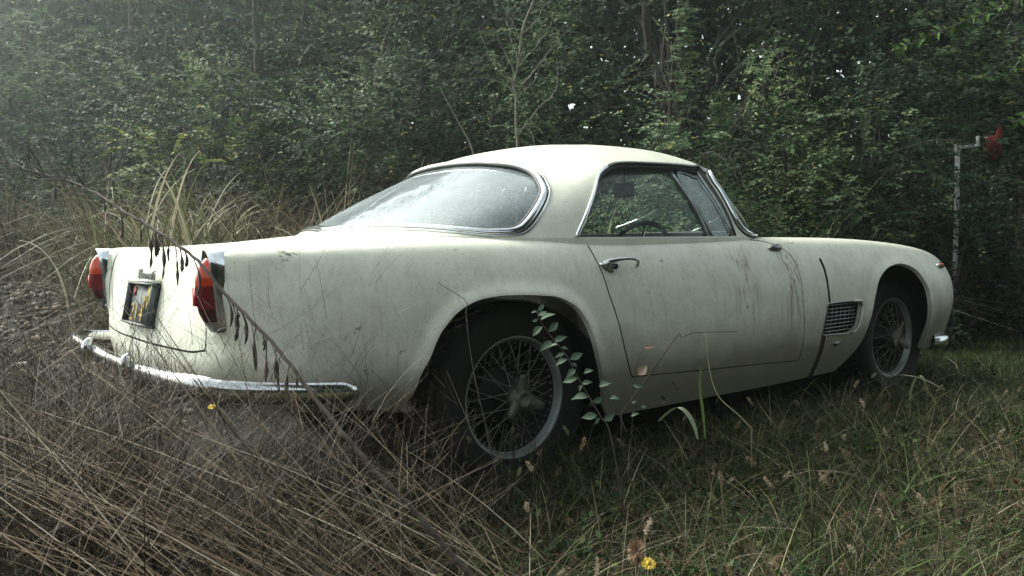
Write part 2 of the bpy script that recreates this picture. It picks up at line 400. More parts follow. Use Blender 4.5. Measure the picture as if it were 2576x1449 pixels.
# shallow crease along the fender crest and a low swage above the sill
s = np.sign(BV[:, 1]); 
BN = vnormals(BV, BF)
BVH = BVHTree.FromPolygons([tuple(v) for v in BV], [tuple(f) for f in BF.tolist()])
def on_body(x, z, side=-1, off=0):
    h = BVH.ray_cast(Vector((x, side*1.5, z)), Vector((0, -side, 0)))
    return np.array(h[0])+np.array(h[1])*(off if h[1].y*side > 0 else -off), np.array(h[1])*(1 if h[1].y*side > 0 else -1)
SIDE = abs(BV[:, 1]) > .5
def sidefield(poly):
    d = np.full(len(BV), .5); lo = np.min(poly, 0)-.1; hi = np.max(poly, 0)+.1
    m = SIDE & (BV[:, 0] > lo[0]) & (BV[:, 0] < hi[0]) & (BV[:, 2] > lo[1]) & (BV[:, 2] < hi[1])
    d[m] = sdpoly(BV[m][:, [0, 2]], poly); return d
# ------------------------------------------------------------------ greenhouse: closed dome of rings, rear centre -> front centre, mirrored
G0 = [(-.405, 0, .905), (-.378, .28, .905), (-.298, .50, .900), (-.17, .665, .893), (.05, .745, .887), (.3, .782, .882), (.6, .79, .882), (.9, .785, .882), (1.2, .768, .882), (1.36, .725, .882), (1.52, .60, .885), (1.67, .35, .888), (1.73, 0, .89)]
G3 = [(.245, 0, 1.228), (.245, .18, 1.221), (.262, .34, 1.200), (.32, .475, 1.163), (.43, .55, 1.155), (.54, .583, 1.178), (.68, .592, 1.193), (.88, .588, 1.205), (1.06, .576, 1.207), (1.185, .56, 1.205), (1.29, .44, 1.224), (1.35, .23, 1.246), (1.37, 0, 1.255)]
POLE = np.array([.95, 0, 1.322])
def green_mesh(na=300):
    g0, g3 = np.array(G0, float), np.array(G3, float)
    rings = []
    def bl(t, out):
        P = g0+(g3-g0)*t; c = np.array([.7, 0]); v = P[:, :2]-c; v /= np.linalg.norm(v, axis=1)[:, None]
        amp = np.array([.012, .012, .022, .038, .04, .03, .026, .026, .026, .024, .02, .02, .02])*out*4*t*(1-t)
        P[:, :2] += v*amp[:, None]; P[:, 2] += amp*.35; return P
    rings += [(0, g0), (.35, bl(.35, 1)), (.7, bl(.7, 1)), (1, g3)]
    def rf(t):
        P = POLE+(g3-POLE)*t; z = POLE[2]-(POLE[2]-g3[:, 2])*t**2.5; P[:, 2] = z; return P
    for t, v in ((.86, 1.17), (.66, 1.45), (.4, 1.8), (.15, 2.1), (.0, 2.25)): rings.append((v, rf(t)))
    vs = np.array([v for v, _ in rings]); RG = []
    for _, P in rings:
        full = np.concatenate([P, (P*[1, -1, 1])[-2:0:-1]])          # closed loop of 24
        # uniform periodic spline: same azimuth parameter on every ring
        m = len(full); t = np.linspace(0, m, na, endpoint=False); k = t.astype(int); u = (t-k)[:, None]
        a, b, c, d = full[(k-1) % m], full[k], full[(k+1) % m], full[(k+2) % m]
        RG.append(((a+4*b+c)/6*(1-u)**3+0) if False else .5*((2*b)+(-a+c)*u+(2*a-5*b+4*c-d)*u*u+(-a+3*b-3*c+d)*u**3))
    RG = np.array(RG)                                                # rings, na, 3
    # resample across rings with a cubic Hermite on vs
    tg = np.gradient(RG, vs, axis=0)
    ts = np.concatenate([np.linspace(0, 1, 56, endpoint=False), np.linspace(1, 1.45, 22, endpoint=False), np.linspace(1.45, 2.25, 20)])
    out = []
    for t in ts:
        k = min(max(np.searchsorted(vs, t, side='right')-1, 0), len(vs)-2); h = vs[k+1]-vs[k]; u = (t-vs[k])/h
        out.append((2*u**3-3*u*u+1)*RG[k]+(u**3-2*u*u+u)*h*tg[k]+(-2*u**3+3*u*u)*RG[k+1]+(u**3-u*u)*h*tg[k+1])
    A = np.array(out); A = np.concatenate([A[:1]-[0, 0, .03], A]); nr = len(A)
    # light smoothing along azimuth keeps the skin fair
    for _ in range(6): A = .5*A+.25*(np.roll(A, 1, 1)+np.roll(A, -1, 1))
    i = np.arange(nr-1)[:, None]; j = np.arange(na)[None]; j2 = (j+1) % na
    Q = np.stack([i*na+j, (i+1)*na+j, (i+1)*na+j2, i*na+j2], -1).reshape(-1, 4)
    return A.reshape(-1, 3), np.concatenate([Q[:, [0, 1, 2]], Q[:, [0, 2, 3]]])
GV, GF = green_mesh(); GV[:, 2] += .004
GN = vnormals(GV, GF)
if (GN[:, 2]).sum() < 0: GF = GF[:, ::-1].copy(); GN = -GN
GBV = BVHTree.FromPolygons([tuple(v) for v in GV], [tuple(f) for f in GF.tolist()])
CZ = .7
M['qglass'] = m_glass('dirty_quarter_glass', .30, (.85, .92, .90), .8, 16)
def g_chart(V):
    """(angle round the cabin's axis, height): 0 = forwards, +-pi = rearwards"""
    return np.stack([np.arctan2(V[:, 1], V[:, 0]-CZ), V[:, 2]], -1)
def g_at(th, z, off=0):
    h = GBV.ray_cast(Vector((CZ, 0, z)), Vector((math.cos(th), math.sin(th), 0)))
    n = np.array(h[1]); c = np.array(h[0]); n = n if (n[0]*math.cos(th)+n[1]*math.sin(th)) > 0 else -n
    return c+n*off, n
def g_line(pts, off=0):
    P, N = [], []
    for th, z in pts:
        p, n = g_at(th, z, off); P.append(p); N.append(n)
    N = np.array(N)
    return np.array(P), N
def smooth_closed(A, k=2):
    for _ in range(k): A = .5*A+.25*(np.roll(A, 1, 0)+np.roll(A, -1, 0))
    return A/np.linalg.norm(A, axis=1)[:, None] if A.shape[1] == 3 else A
# rear window (measured on the right half, mirrored)
rw = [(-.36, -.14, .940), (-.335, -.26, .941), (-.28, -.46, .936), (-.20, -.59, .926), (-.11, -.675, .914), (-.045, -.705, .914), (.004, -.717, .920), (.061, -.711, .952), (.178, -.655, 1.043), (.218, -.605, 1.090), (.268, -.50, 1.140), (.29, -.385, 1.172), (.27, -.283, 1.193), (.25, -.174, 1.206)]
rwc = [((math.atan2(p[1], p[0]-CZ)) % (2*math.pi), p[2]) for p in rw]   # angles above pi on the right side
rwc = [(2*math.pi-t, z) for t, z in rwc]                              # left side copy first: angles below pi
RW = spline(np.array(rwc+[(math.pi, 1.212)]+[(2*math.pi-t, z) for t, z in rwc[::-1]]+[(math.pi, .932)]), 240, True)
DLO = np.array([(.232, .893), (.279, .945), (.346, 1.015), (.433, 1.095), (.482, 1.136), (.53, 1.163), (.585, 1.183), (.65, 1.193), (.776, 1.197), (.947, 1.200), (1.10, 1.200), (1.145, 1.199), (1.158, 1.12), (1.168, 1.0), (1.176, .893)])
ws = [(1.185, -.585, 1.175), (1.175, -.65, 1.086), (1.195, -.725, .98), (1.235, -.752, .925), (1.30, -.742, .902), (1.42, -.67, .900), (1.55, -.55, .902), (1.66, -.33, .905), (1.71, -.1, .906)]
wst = [(1.30, -.43, 1.200), (1.36, -.2, 1.225), (1.375, -.06, 1.232)]
ang = lambda p: math.atan2(p[1], p[0]-CZ)
_w = [(ang(p), p[2]) for p in ws]; _t = [(ang(p), p[2]) for p in wst]
WS = spline(np.array(_w+[(-t, z) for t, z in _w[::-1]]+[(-t, z) for t, z in _t]+_t[::-1]), 260, True)
ch = g_chart(GV); chp = ch.copy(); chp[:, 0] %= 2*math.pi
dRW = sdpoly(chp*[.75, 1], RW*[.75, 1]); dWS = sdpoly(ch*[.8, 1], WS*[.8, 1])
dDL = np.full(len(GV), .5); mk = (abs(GV[:, 1]) > .45) & (GV[:, 0] > .1) & (GV[:, 0] < 1.3)
DLs = resample(np.concatenate([spline(DLO, 160), DLO[-1:]]), .01, True)
dDL[mk] = sdpoly(GV[mk][:, [0, 2]], DLs)
V, N, F = clip(GV, GN, GF, np.maximum(np.maximum(-dRW, -dWS), -dDL))
roof = sheet('roof', V, N, F, M['paint'], car, .014, inner=False)
hl = mesh_np('headliner', V-N*.02, F[:, ::-1], M['trim'], car, normals=-N)
def trim(name, P, N, r, m, parent, ws_=1, hs_=.5, closed=True, off=0):
    N = smooth_closed(N, 6) if closed else N
    return MB().tube(P+N*off, r, 10, closed, flat=(N, ws_, hs_)).build(name, m, parent)
# rear glass
V, N, F = clip(GV, GN, GF, dRW-.006)
rg = mesh_np('rear_window', V-N*.010, F, M['rglass'], car, normals=N)
P, Nn = g_line(resample(RW, .012, True)); P = smooth_closed(np.hstack([P]), 0) if False else P
trim('gasket', P, Nn, .021, M['seal'], rg, 1, .38); trim('window_trim', P, Nn, .0125, M['chrome'], rg, 1, .75, off=.004)
# outer bright bead
c0 = RW.mean(0); RWo = c0+(RW-c0)*np.array([1.028, 1.085]); P2, N2 = g_line(resample(RWo, .012, True)); trim('outer_bead', P2, N2, .0048, M['chrome'], rg, 1, .8, off=.002)
# windscreen
V, N, F = clip(GV, GN, GF, dWS-.006)
wg = mesh_np('windscreen', V-N*.008, F, M['wglass'], car, normals=N)
P, Nn = g_line(resample(WS, .012, True)); trim('gasket', P, Nn, .02, M['seal'], wg, 1, .4); trim('window_trim', P, Nn, .012, M['chrome'], wg, 1, .9, off=.005)
def line_on_ws(a, b, off, n=12):
    q = [(a[0]+(b[0]-a[0])*t, a[1]+(b[1]-a[1])*t) for t in np.linspace(0, 1, n)]; return g_line(q, off)
for nm, a, b in (('wiper', (.42, .94), (.10, 1.03)), ('wiper', (-.06, .915), (-.42, 1.0))):
    wp = empty(nm); wp.parent = car
    P, Nn = line_on_ws(a, ((a[0]+b[0])/2, (a[1]+b[1])/2), .02); MB().tube(P, .004, 6).build('wiper_arm', M['chrome'], wp)
    P, Nn = line_on_ws(((a[0]*.7+b[0]*.3), (a[1]*.7+b[1]*.3)), b, .012); MB().tube(P, .0045, 6).build('wiper_blade', M['seal'], wp)
# side windows: glass, bright rear edge, quarter light
for s in (-1, 1):
    V, N, F = clip(GV, GN, GF, np.where(GV[:, 1]*s > 0, dDL-.004, .5))
    sg = mesh_np('side_window', V-N*.030, F, M['glass'], car, normals=N)
    q = resample(spline(DLO, 160), .012)
    P = []; Nn = []
    for x, z in q:
        h = GBV.ray_cast(Vector((x, s*1.5, z)), Vector((0, -s, 0))); n = np.array(h[1]); n = n if n[1]*s > 0 else -n; P.append(np.array(h[0])); Nn.append(n)
    P = np.array(P); Nn = np.array(Nn)
    k = len(P); a = int(k*.50)
    trim('window_trim', P[:a], Nn[:a], np.linspace(.011, .006, a), M['chrome'], sg, .8, .8, False, .002)
    trim('drip_rail', P[int(k*.33):int(k*.80)], Nn[int(k*.33):int(k*.80)], .0065, M['dull'], sg, 1, .9, False, .003)
    trim('gasket', P-Nn*.016, Nn, .012, M['seal'], sg, 1, 1.1, False)
    # quarter light frame (measured in x, z on the glass)
    def gl(x, z, d): 
        h = GBV.ray_cast(Vector((x, s*1.5, z)), Vector((0, -s, 0))); n = np.array(h[1]); n = n if n[1]*s > 0 else -n; return np.array(h[0])-n*d
    pil = [gl(.940+(1.002-.940)*t, 1.185+(.890-1.185)*t, .024) for t in np.linspace(0, 1, 10)]
    MB().tube(pil, .0085, 6).build('quarter_pillar', M['dull'], sg)
    MB().tube([p+np.array([-.014, 0, 0]) for p in pil], .006, 6).build('channel', M['seal'], sg)
    ql = spline([(.968, 1.165), (1.085, 1.160), (1.105, 1.155), (1.128, 1.05), (1.152, .925), (1.145, .908), (1.025, .905)], 70, True)
    qf = np.full(len(GV), .5); mq = mk & (GV[:, 1]*s > 0); qf[mq] = sdpoly(GV[mq][:, [0, 2]], ql); Vq, Nq, Fq = clip(GV, GN, GF, qf); mesh_np('quarter_light', Vq-Nq*.021, Fq, M['qglass'], sg, normals=Nq)
    MB().tube([gl(x, z, .020) for x, z in ql], .006, 6, True).build('quarter_light_frame', M['dull'], sg)
    MB().tube([gl(1.118+.05*t, 1.185-.29*t, .014) for t in np.linspace(0, 1, 8)], .009, 6).build('pillar_moulding', M['dull'], sg)
    MB().tube([gl(1.142+.03*t, 1.190-.29*t, .010) for t in np.linspace(0, 1, 8)], .010, 6).build('pillar_channel', M['seal'], sg)

# ------------------------------------------------------------------ lower body: shell, doors, lids
DOOR = resample(np.array([(.285, .878), (.279, .85), (.283, .81), (.289, .786), (.305, .691), (.344, .575), (.371, .487), (.402, .415), (.424, .378), (.604, .370), (.873, .357), (1.174, .346), (1.505, .330), (1.520, .332), (1.521, .345), (1.513, .486), (1.505, .611), (1.504, .717), (1.500, .770), (1.480, .812), (1.437, .845), (1.359, .866), (1.25, .877), (1.1, .8785), (.7, .8785)]), .012, True)
VENT = resample(spline([(1.732, .577), (1.86, .578), (1.985, .577), (2.010, .566), (2.014, .545), (2.006, .504), (1.985, .450), (1.925, .424), (1.80, .427), (1.688, .431), (1.668, .455), (1.694, .552), (1.712, .572)], 120, True), .008, True)
LID = np.maximum.reduce([abs(BV[:, 1])-.60, BV[:, 0]+.54, .570-BV[:, 2]])
LID = LID+.012*np.exp(-((abs(BV[:, 1])-.60)**2+(BV[:, 2]-.570)**2)/.06**2)
HOOD = np.maximum.reduce([abs(BV[:, 1])-.56, 1.86-BV[:, 0], BV[:, 0]-3.36, .60-BV[:, 2]])
dA = np.minimum(sidefield(ARCH_R), sidefield(ARCH_F)); dD = sidefield(DOOR); dV = sidefield(VENT)
CRK = resample(np.array([(1.702, .784), (1.724, .790), (1.730, .73), (1.730, .655), (1.735, .578), (1.717, .578), (1.713, .655), (1.710, .73)]), .01, True)
CRL = resample(np.array([(1.664, .438), (1.704, .431), (1.706, .35), (1.716, .18), (1.676, .18), (1.670, .33)]), .01, True)
dC = np.minimum(sidefield(CRK), sidefield(CRL)); dC = np.where(BV[:, 1] < 0, dC, .5)
g = .0042
FOOT = np.concatenate([np.array(G0)[:, :2], (np.array(G0)[:, :2]*[1, -1])[-2:0:-1]]); FOOT = resample(spline(FOOT, 120, True), .02, True)
dF = np.where(BV[:, 2] > .75, sdpoly(BV[:, :2], FOOT)+.022, .5)
PLATE = np.where(BV[:, 0] < -.9, np.maximum(abs(BV[:, 1]+.057)-.152, abs(BV[:, 2]-.684)-.070), .5)
body_f = np.maximum.reduce([-dA, -(dD-g-.0015*(BV[:, 0] < .45)), -(dV-.0), -(LID-g*1.5), -(HOOD-g), -dC, -dF])
V, N, F = clip(BV, BN, BF, body_f); gapd = lambda P: ((abs(P[:, 1]) > .5) & ((abs(sdpoly(P[:, [0, 2]], DOOR)) < .012) | (sdpoly(P[:, [0, 2]], CRK) < .012) | (sdpoly(P[:, [0, 2]], CRL) < .012))) | ((abs(abs(P[:, 1])-.60) < .015) & (P[:, 0] < -.8)) | ((abs(P[:, 2]-.57) < .02) & (P[:, 0] < -.9))
body = sheet('body_shell', V, N, F, M['paint'], car, .022, inner=False, dark=gapd)
MR = noisy('rust_scale', (.10, .052, .03), (.03, .02, .015), 30, .9, bump=.003)
for nm, pg, mm in (('open_seam', CRK, M['black']), ('rusty_seam', CRL, MR)):
    V, N, F = clip(BV, BN, BF, np.where(BV[:, 1] < 0, sidefield(pg), .5)-.004); mesh_np(nm, V-N*.007, F, mm, car, normals=N)
V, N, F = clip(BV, BN, BF, np.maximum.reduce([-dA+.006, -dF-.01, -dV])); mesh_np('gap_backing', V-N*.016, F, M['rust'], car, normals=N)  # dark sheet added behind the panel gaps to paint their shade
for s in (-1, 1):
    V, N, F = clip(BV, BN, BF, np.where(BV[:, 1]*s > 0, dD, .5))
    door = sheet('door', V, N, F, M['paint'], car, .02, inner=False, dark=lambda P: P[:, 0] > -9)
    # handle: pear-shaped escutcheon tapering into a pull bar
    x0, z0 = .33, .796
    P = [on_body(x, z, s, o)[0] for x, z, o in ((.297, .788, .012), (.318, .793, .024), (.36, .798, .030), (.41, .799, .032), (.452, .796, .030), (.466, .790, .022), (.466, .780, .006))]
    hb = MB(); hb.tube(spline(P, 30), np.interp(np.linspace(0, 1, 30), [0, .15, .5, .9, 1], [.013, .011, .0065, .006, .007]), 10)
    hd = hb.build('door_handle', M['chrome'], door)
    q = [(.287, .795), (.30, .801), (.325, .798), (.343, .788), (.347, .763), (.327, .760), (.305, .772)]
    E = [on_body(x, z, s, .004)[0] for x, z in spline(q, 24, True)]; Ei = [on_body(.320+(x-.320)*.5, .780+(z-.780)*.5, s, .020)[0] for x, z in spline(q, 24, True)]; Eb = [on_body(x, z, s, -.003)[0] for x, z in spline(q, 24, True)]
    i = np.arange(24); j = (i+1) % 24; Ec = [np.mean(Ei, 0)]
    MB().add(np.array(Eb+E+Ei+Ec), [np.concatenate([np.stack([i+o, j+o, j+o+24, i+o+24], -1) for o in (0, 24)]), np.stack([i+48, j+48, 0*i+72], -1)]).build('escutcheon', M['chrome'], hd)
    c, n = on_body(.337, .779, s, .020); MB().lathe([(0.001, .008), (.008, .007), (.0105, .0), (.0105, -.012)], c, 'y' , 16).build('lock_button', M['dull'], hd)
    # repeater lamp on the scuttle, at the door's front edge
    m2 = MB(); q = [(1.395+.047*math.cos(t)*(1 if math.cos(t) > 0 else 1.15), .836+.013*math.sin(t)) for t in np.linspace(0, 2*math.pi, 20, endpoint=False)]
    i = np.arange(20); j = (i+1) % 20
    m2.add(np.array([on_body(x, z, s, -.002)[0] for x, z in q]+[on_body(x, z, s, .008)[0] for x, z in q]+[on_body(1.395+(x-1.395)*.6, .838+(z-.836)*.6, s, .018)[0] for x, z in q]+[on_body(1.395, .839, s, .021)[0]]), [np.concatenate([np.stack([i+o, j+o, j+o+20, i+o+20], -1) for o in (0, 20)]), np.stack([i+40, j+40, 0*i+60], -1)])
    m2.build('side_repeater', M['dull'], door if False else car)
    # vent: recess, bars, bright surround
    V, N, F = clip(BV, BN, BF, np.where(BV[:, 1]*s > 0, dV-.004, .5))
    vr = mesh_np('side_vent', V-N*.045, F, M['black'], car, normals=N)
    zz = np.linspace(.440, .566, 8)
    gr = MB()
    def xl(z): return float(np.interp(z, [.431, .455, .552, .577], [1.69, 1.668, 1.694, 1.73]))
    def xr(z): return float(np.interp(z, [.424, .45, .504, .545, .566], [1.93, 1.985, 2.006, 2.014, 2.008]))
    for z in zz: gr.tube([on_body(x, z, s, -.016)[0] for x in np.linspace(xl(z)+.003, xr(z)-.003, 6)], .0028, 5)
    gr.build('grille_bars', M['dull'], vr)
    gr = MB()
    for x in np.linspace(1.70, 1.97, 8): gr.tube([on_body(x+(z-.44)*.12, z, s, -.024)[0] for z in (.436, .50, .568)], .002, 5)
    gr.build('grille_uprights', M['dull'], vr)
    vp = [on_body(x, z, s, .001) for x, z in VENT]; P = np.array([a for a, _ in vp]); Nn = np.array([b for _, b in vp])
    wv = np.where(P[:, 0] > 1.94, .0065, .0035)
    MB().tube(P, wv, 8, True, flat=(Nn, 1, .8)).build('vent_surround', M['dull'], vr)
    # pale lip of the front edge
    k = P[:, 0] > 1.93; pl_ = P[k]; pl_ = pl_[np.argsort(-pl_[:, 2])] 
    MB().tube(pl_+np.array([0, s*.006, 0]), .006, 8).build('vent_lip', M['paint'], vr)
    # small winged badge
    bd = MB(); c = [on_body(x, z, s, .003)[0] for x, z in ((1.770, .388), (1.80, .383), (1.795, .391), (1.81, .394), (1.826, .391), (1.822, .384), (1.852, .390), (1.828, .377), (1.811, .364), (1.795, .375))]
    cc = [on_body(1.811, .381, s, .007)[0]]; i = np.arange(10); j = (i+1) % 10
    bd.add(np.array(c+cc+[x-np.array([0, s*.006, 0]) for x in c]), [np.stack([i, j, 0*i+10], -1), np.stack([i+11, j+11, j, i], -1)]).build('winged_badge', M['dull'], car, smooth=False)
V, N, F = clip(BV, BN, BF, np.maximum(LID, -PLATE)); lid = sheet('boot_lid', V, N, F, M['paint'], car, .02, inner=False, dark=lambda P: abs(P[:, 2]-.684) > .085)
V, N, F = clip(BV, BN, BF, HOOD); hood = sheet('bonnet', V, N, F, M['paint'], car, .02, inner=False)
# front wing indicators
for s in (-1, 1):
    h = on_body(2.97, .716, s, .004); e = MB(); c, n = h
    th = np.linspace(0, 2*math.pi, 20, endpoint=False); i = np.arange(20); j = (i+1) % 20
    tv = np.array([1, 0, 0])-n*n[0]; tv /= np.linalg.norm(tv); uv = np.cross(n, tv); 
    def el(a, b, o, dx=0): return [c+tv*(a*math.cos(t)+dx)+uv*b*math.sin(t)+n*o for t in th]
    e.add(np.array(el(.042, .019, -.006)+el(.040, .017, .008)+el(.030, .012, .012)), [np.concatenate([np.stack([i+o, j+o, j+o+20, i+o+20], -1) for o in (0, 20)])])
    li = e.build('wing_lamp', M['chrome'], car)
    MB().add(np.array(el(.022, .011, .010)+el(.014, .007, .018)+[c+n*.020]), [np.stack([i, j, j+20, i+20], -1), np.stack([i+20, j+20, 0*i+40], -1)]).build('lens', M['amber'], li)
# ------------------------------------------------------------------ dark underside: floor, wheel wells, inner sills
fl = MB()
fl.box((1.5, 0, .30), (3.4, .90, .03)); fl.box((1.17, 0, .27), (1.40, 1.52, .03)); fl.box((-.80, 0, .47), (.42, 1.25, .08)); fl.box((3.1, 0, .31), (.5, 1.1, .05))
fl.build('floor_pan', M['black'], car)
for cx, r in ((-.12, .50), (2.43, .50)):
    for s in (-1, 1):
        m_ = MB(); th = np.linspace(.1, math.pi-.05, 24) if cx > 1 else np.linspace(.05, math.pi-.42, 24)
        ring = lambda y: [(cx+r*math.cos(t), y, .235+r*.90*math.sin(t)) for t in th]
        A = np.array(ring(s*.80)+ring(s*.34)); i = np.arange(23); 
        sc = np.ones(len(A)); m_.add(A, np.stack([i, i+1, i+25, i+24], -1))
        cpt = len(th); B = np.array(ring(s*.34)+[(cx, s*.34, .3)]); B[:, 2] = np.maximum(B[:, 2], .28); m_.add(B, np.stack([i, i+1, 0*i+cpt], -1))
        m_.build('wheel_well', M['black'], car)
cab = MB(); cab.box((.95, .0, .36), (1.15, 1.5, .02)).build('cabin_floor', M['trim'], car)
for s in (-1, 1):
    cb = MB(); cb.box((1.0, s*.775, .62), (1.15, .012, .48)); cb.build('inner_side_panel', M['trim'], car)
ps = MB(); ps.box((-.28, 0, .866), (.40, 1.22, .012)).build('parcel_shelf', M['trim'], car)
ds = MB(); P = spline([(1.15, .84), (1.19, .895), (1.32, .905), (1.50, .892)], 14)
i = np.arange(13)
for a_, b_ in ((-.74, .74),):
    w_ = [.74, .74, .72, .56]
    ww = np.interp(np.linspace(0, 1, 14), [0, .4, .6, 1], w_)
    ds.add(np.concatenate([[(x, -q, z) for (x, z), q in zip(P, ww)], [(x, q, z) for (x, z), q in zip(P, ww)]]), np.stack([i, i+1, i+15, i+14], -1))
ds.box((1.22, 0, .76), (.12, 1.46, .15)); ds.build('dashboard', M['seal'], car)
# steering wheel on the right-hand side
sw = empty('steering_wheel', (.95, -.37, .775)); sw.parent = car; sw.rotation_euler = (0, R(-66), 0)
th = np.linspace(0, 2*math.pi, 40, endpoint=False)
MB().tube([(.2*math.cos(t), .2*math.sin(t), 0) for t in th], .0105, 8, True).build('steering_rim', M['seal'], sw)
k_ = MB(); [k_.tube([(0, 0, -.03), (.19*math.cos(t), .19*math.sin(t), 0)], .006, 6) for t in (0, 2.1, 4.2)]; k_.build('steering_spokes', M['chrome'], sw)
MB().lathe([(0.001, .0), (.04, -.005), (.045, -.03), (.02, -.05), (.02, -.35)], (0, 0, 0), 'z', 20).build('steering_boss', M['seal'], sw)
# mirror hanging from the header
mr = empty('rear_view_mirror', (1.27, 0, 1.135)); mr.parent = car; mr.rotation_euler = (0, R(-6), R(8))
MB().box((0, 0, 0), (.022, .115, .075)).build('mirror_housing', M['seal'], mr)
MB().box((-.0135, 0, 0), (.003, .098, .058)).build('mirror_glass', M['leather'], mr)
MB().tube([(.006, 0, .036), (.02, 0, .10)], .006, 6).build('mirror_stem', M['seal'], mr)
MB().tube([(0, 0, -.036), (-.004, 0, -.052)], .007, 6).build('dip_lever', M['seal'], mr)
# seats
for y in (-.37, .37):
    st = MB()
    def cushion(st, c, sx, sy, sz, rot):
        n = 10; u = np.linspace(-1, 1, n); X_, Y_ = np.meshgrid(u, u, indexing='ij'); prof = (1-abs(X_)**5)**.4*(1-abs(Y_)**5)**.4
        ca, sa = math.cos(rot), math.sin(rot)
        for sg_ in (1, -1):
            P = np.stack([X_*sx, Y_*sy, sg_*prof*sz], -1).reshape(-1, 3); Q = P.copy(); Q[:, 0] = P[:, 0]*ca+P[:, 2]*sa; Q[:, 2] = -P[:, 0]*sa+P[:, 2]*ca
            i = np.arange(n-1)[:, None]; j = np.arange(n-1)[None]; F = np.stack([i*n+j, (i+1)*n+j, (i+1)*n+j+1, i*n+j+1], -1).reshape(-1, 4)
            st.add(Q+np.array(c), F if sg_ > 0 else F[:, ::-1])
    se = empty('seat'); se.parent = car
    b1 = MB(); cushion(b1, (.62, y, .50), .25, .25, .08, 0); b1.build('seat_cushion', M['leather'], se)
    b1 = MB(); cushion(b1, (.34, y, .68), .27, .25, .07, R(72)); b1.build('backrest', M['leather'], se)
b1 = MB(); cushion(b1, (-.05, 0, .70), .22, .62, .07, R(60)); b1.build('rear_bench', M['leather'], car)
# ------------------------------------------------------------------ tail: lamps, plate, badge script, bumper
for s in (-1, 1):
    y0 = s*.676
    tl = empty('tail_lamp', (0, 0, 0)); tl.parent = car
    # inverted-U hood, extruded rearwards, cut back towards its foot
    prof = [(-.036, .655), (-.040, .72), (-.039, .79), (-.034, .835), (-.020, .860), (0, .869), (.020, .860), (.034, .835), (.039, .79), (.040, .72), (.032, .66), (.016, .640), (-.018, .636)]
    pr = spline(prof, 60, True); hb = MB()
    def xr_(z): return float(np.interp(z, [.63, .70, .76, .81, .85, .875], [-1.036, -1.044, -1.048, -1.054, -1.058, -1.060]))
    xf = -.99
    o1 = [(float(np.interp(z, [.64, .78, .87], [-.985, -.985, -1.0])), y0+yy, z) for yy, z in pr]; o2 = [(xr_(z), y0+yy, z) for yy, z in pr]; i2 = [(xr_(z), y0+yy*.90, .755+(z-.755)*.972) for yy, z in pr]; i3 = [(-1.0, y0+yy*.90, .755+(z-.755)*.972) for yy, z in pr]
    i = np.arange(60); j = (i+1) % 60
    hb.add(np.array(o1+o2+i2+i3), np.concatenate([np.stack([i+o, j+o, j+o+60, i+o+60], -1) for o in (0, 60, 120)])); hb.build('chrome_hood', M['chrome'], tl, smooth=True)
    # lens stack, each a bulging band
    def lens(name, z0, z1, m, w0, w1, b0, b1, xs=0, ws_=1.0):
        nz, nt = 12, 24; A = []; zk = [.638, .655, .69, .735, .79, .825, .845, .853]
        for a_ in np.linspace(0, 1, nz):
            z = z0+(z1-z0)*a_; wv_ = float(np.interp(z, zk, [.020, .026, .031, .0335, .032, .027, .018, .006])); bb = float(np.interp(z, zk, [.045, .058, .076, .087, .085, .074, .055, .03]))
            for t in np.linspace(0, math.pi, nt): A.append((-1.0-bb*math.sin(t)**.7, y0-wv_*math.cos(t), z))
        A = np.array(A); i = np.arange(nz-1)[:, None]; j = np.arange(nt-1)[None]
        f = np.stack([i*nt+j, i*nt+j+1, (i+1)*nt+j+1, (i+1)*nt+j], -1).reshape(-1, 4); mm = MB(); mm.add(A, f)
        for k, zz_ in ((0, z0), (nz-1, z1)):
            ring = A[k*nt:(k+1)*nt]; c = ring.mean(0)[None]; ii = np.arange(nt-1); mm.add(np.concatenate([ring, c]), np.stack([ii, ii+1, 0*ii+nt], -1))
        return mm.build(name, m, tl)
    lens('orange_lens', .768, .850, M['amber'], .0345, .030, .094, .062)
    lens('red_lens', .705, .768, M['red'], .0345, .0345, .099, .094)
    lens('lower_red_lens', .668, .705, M['dred'], .033, .0345, .084, .099)
    lens('lamp_foot', .640, .668, M['dull'], .028, .033, .052, .078)
    MB().box((-1.085, y0+.006, .738), (.006, .024, .050)).build('reflector', M['reflector'], tl)
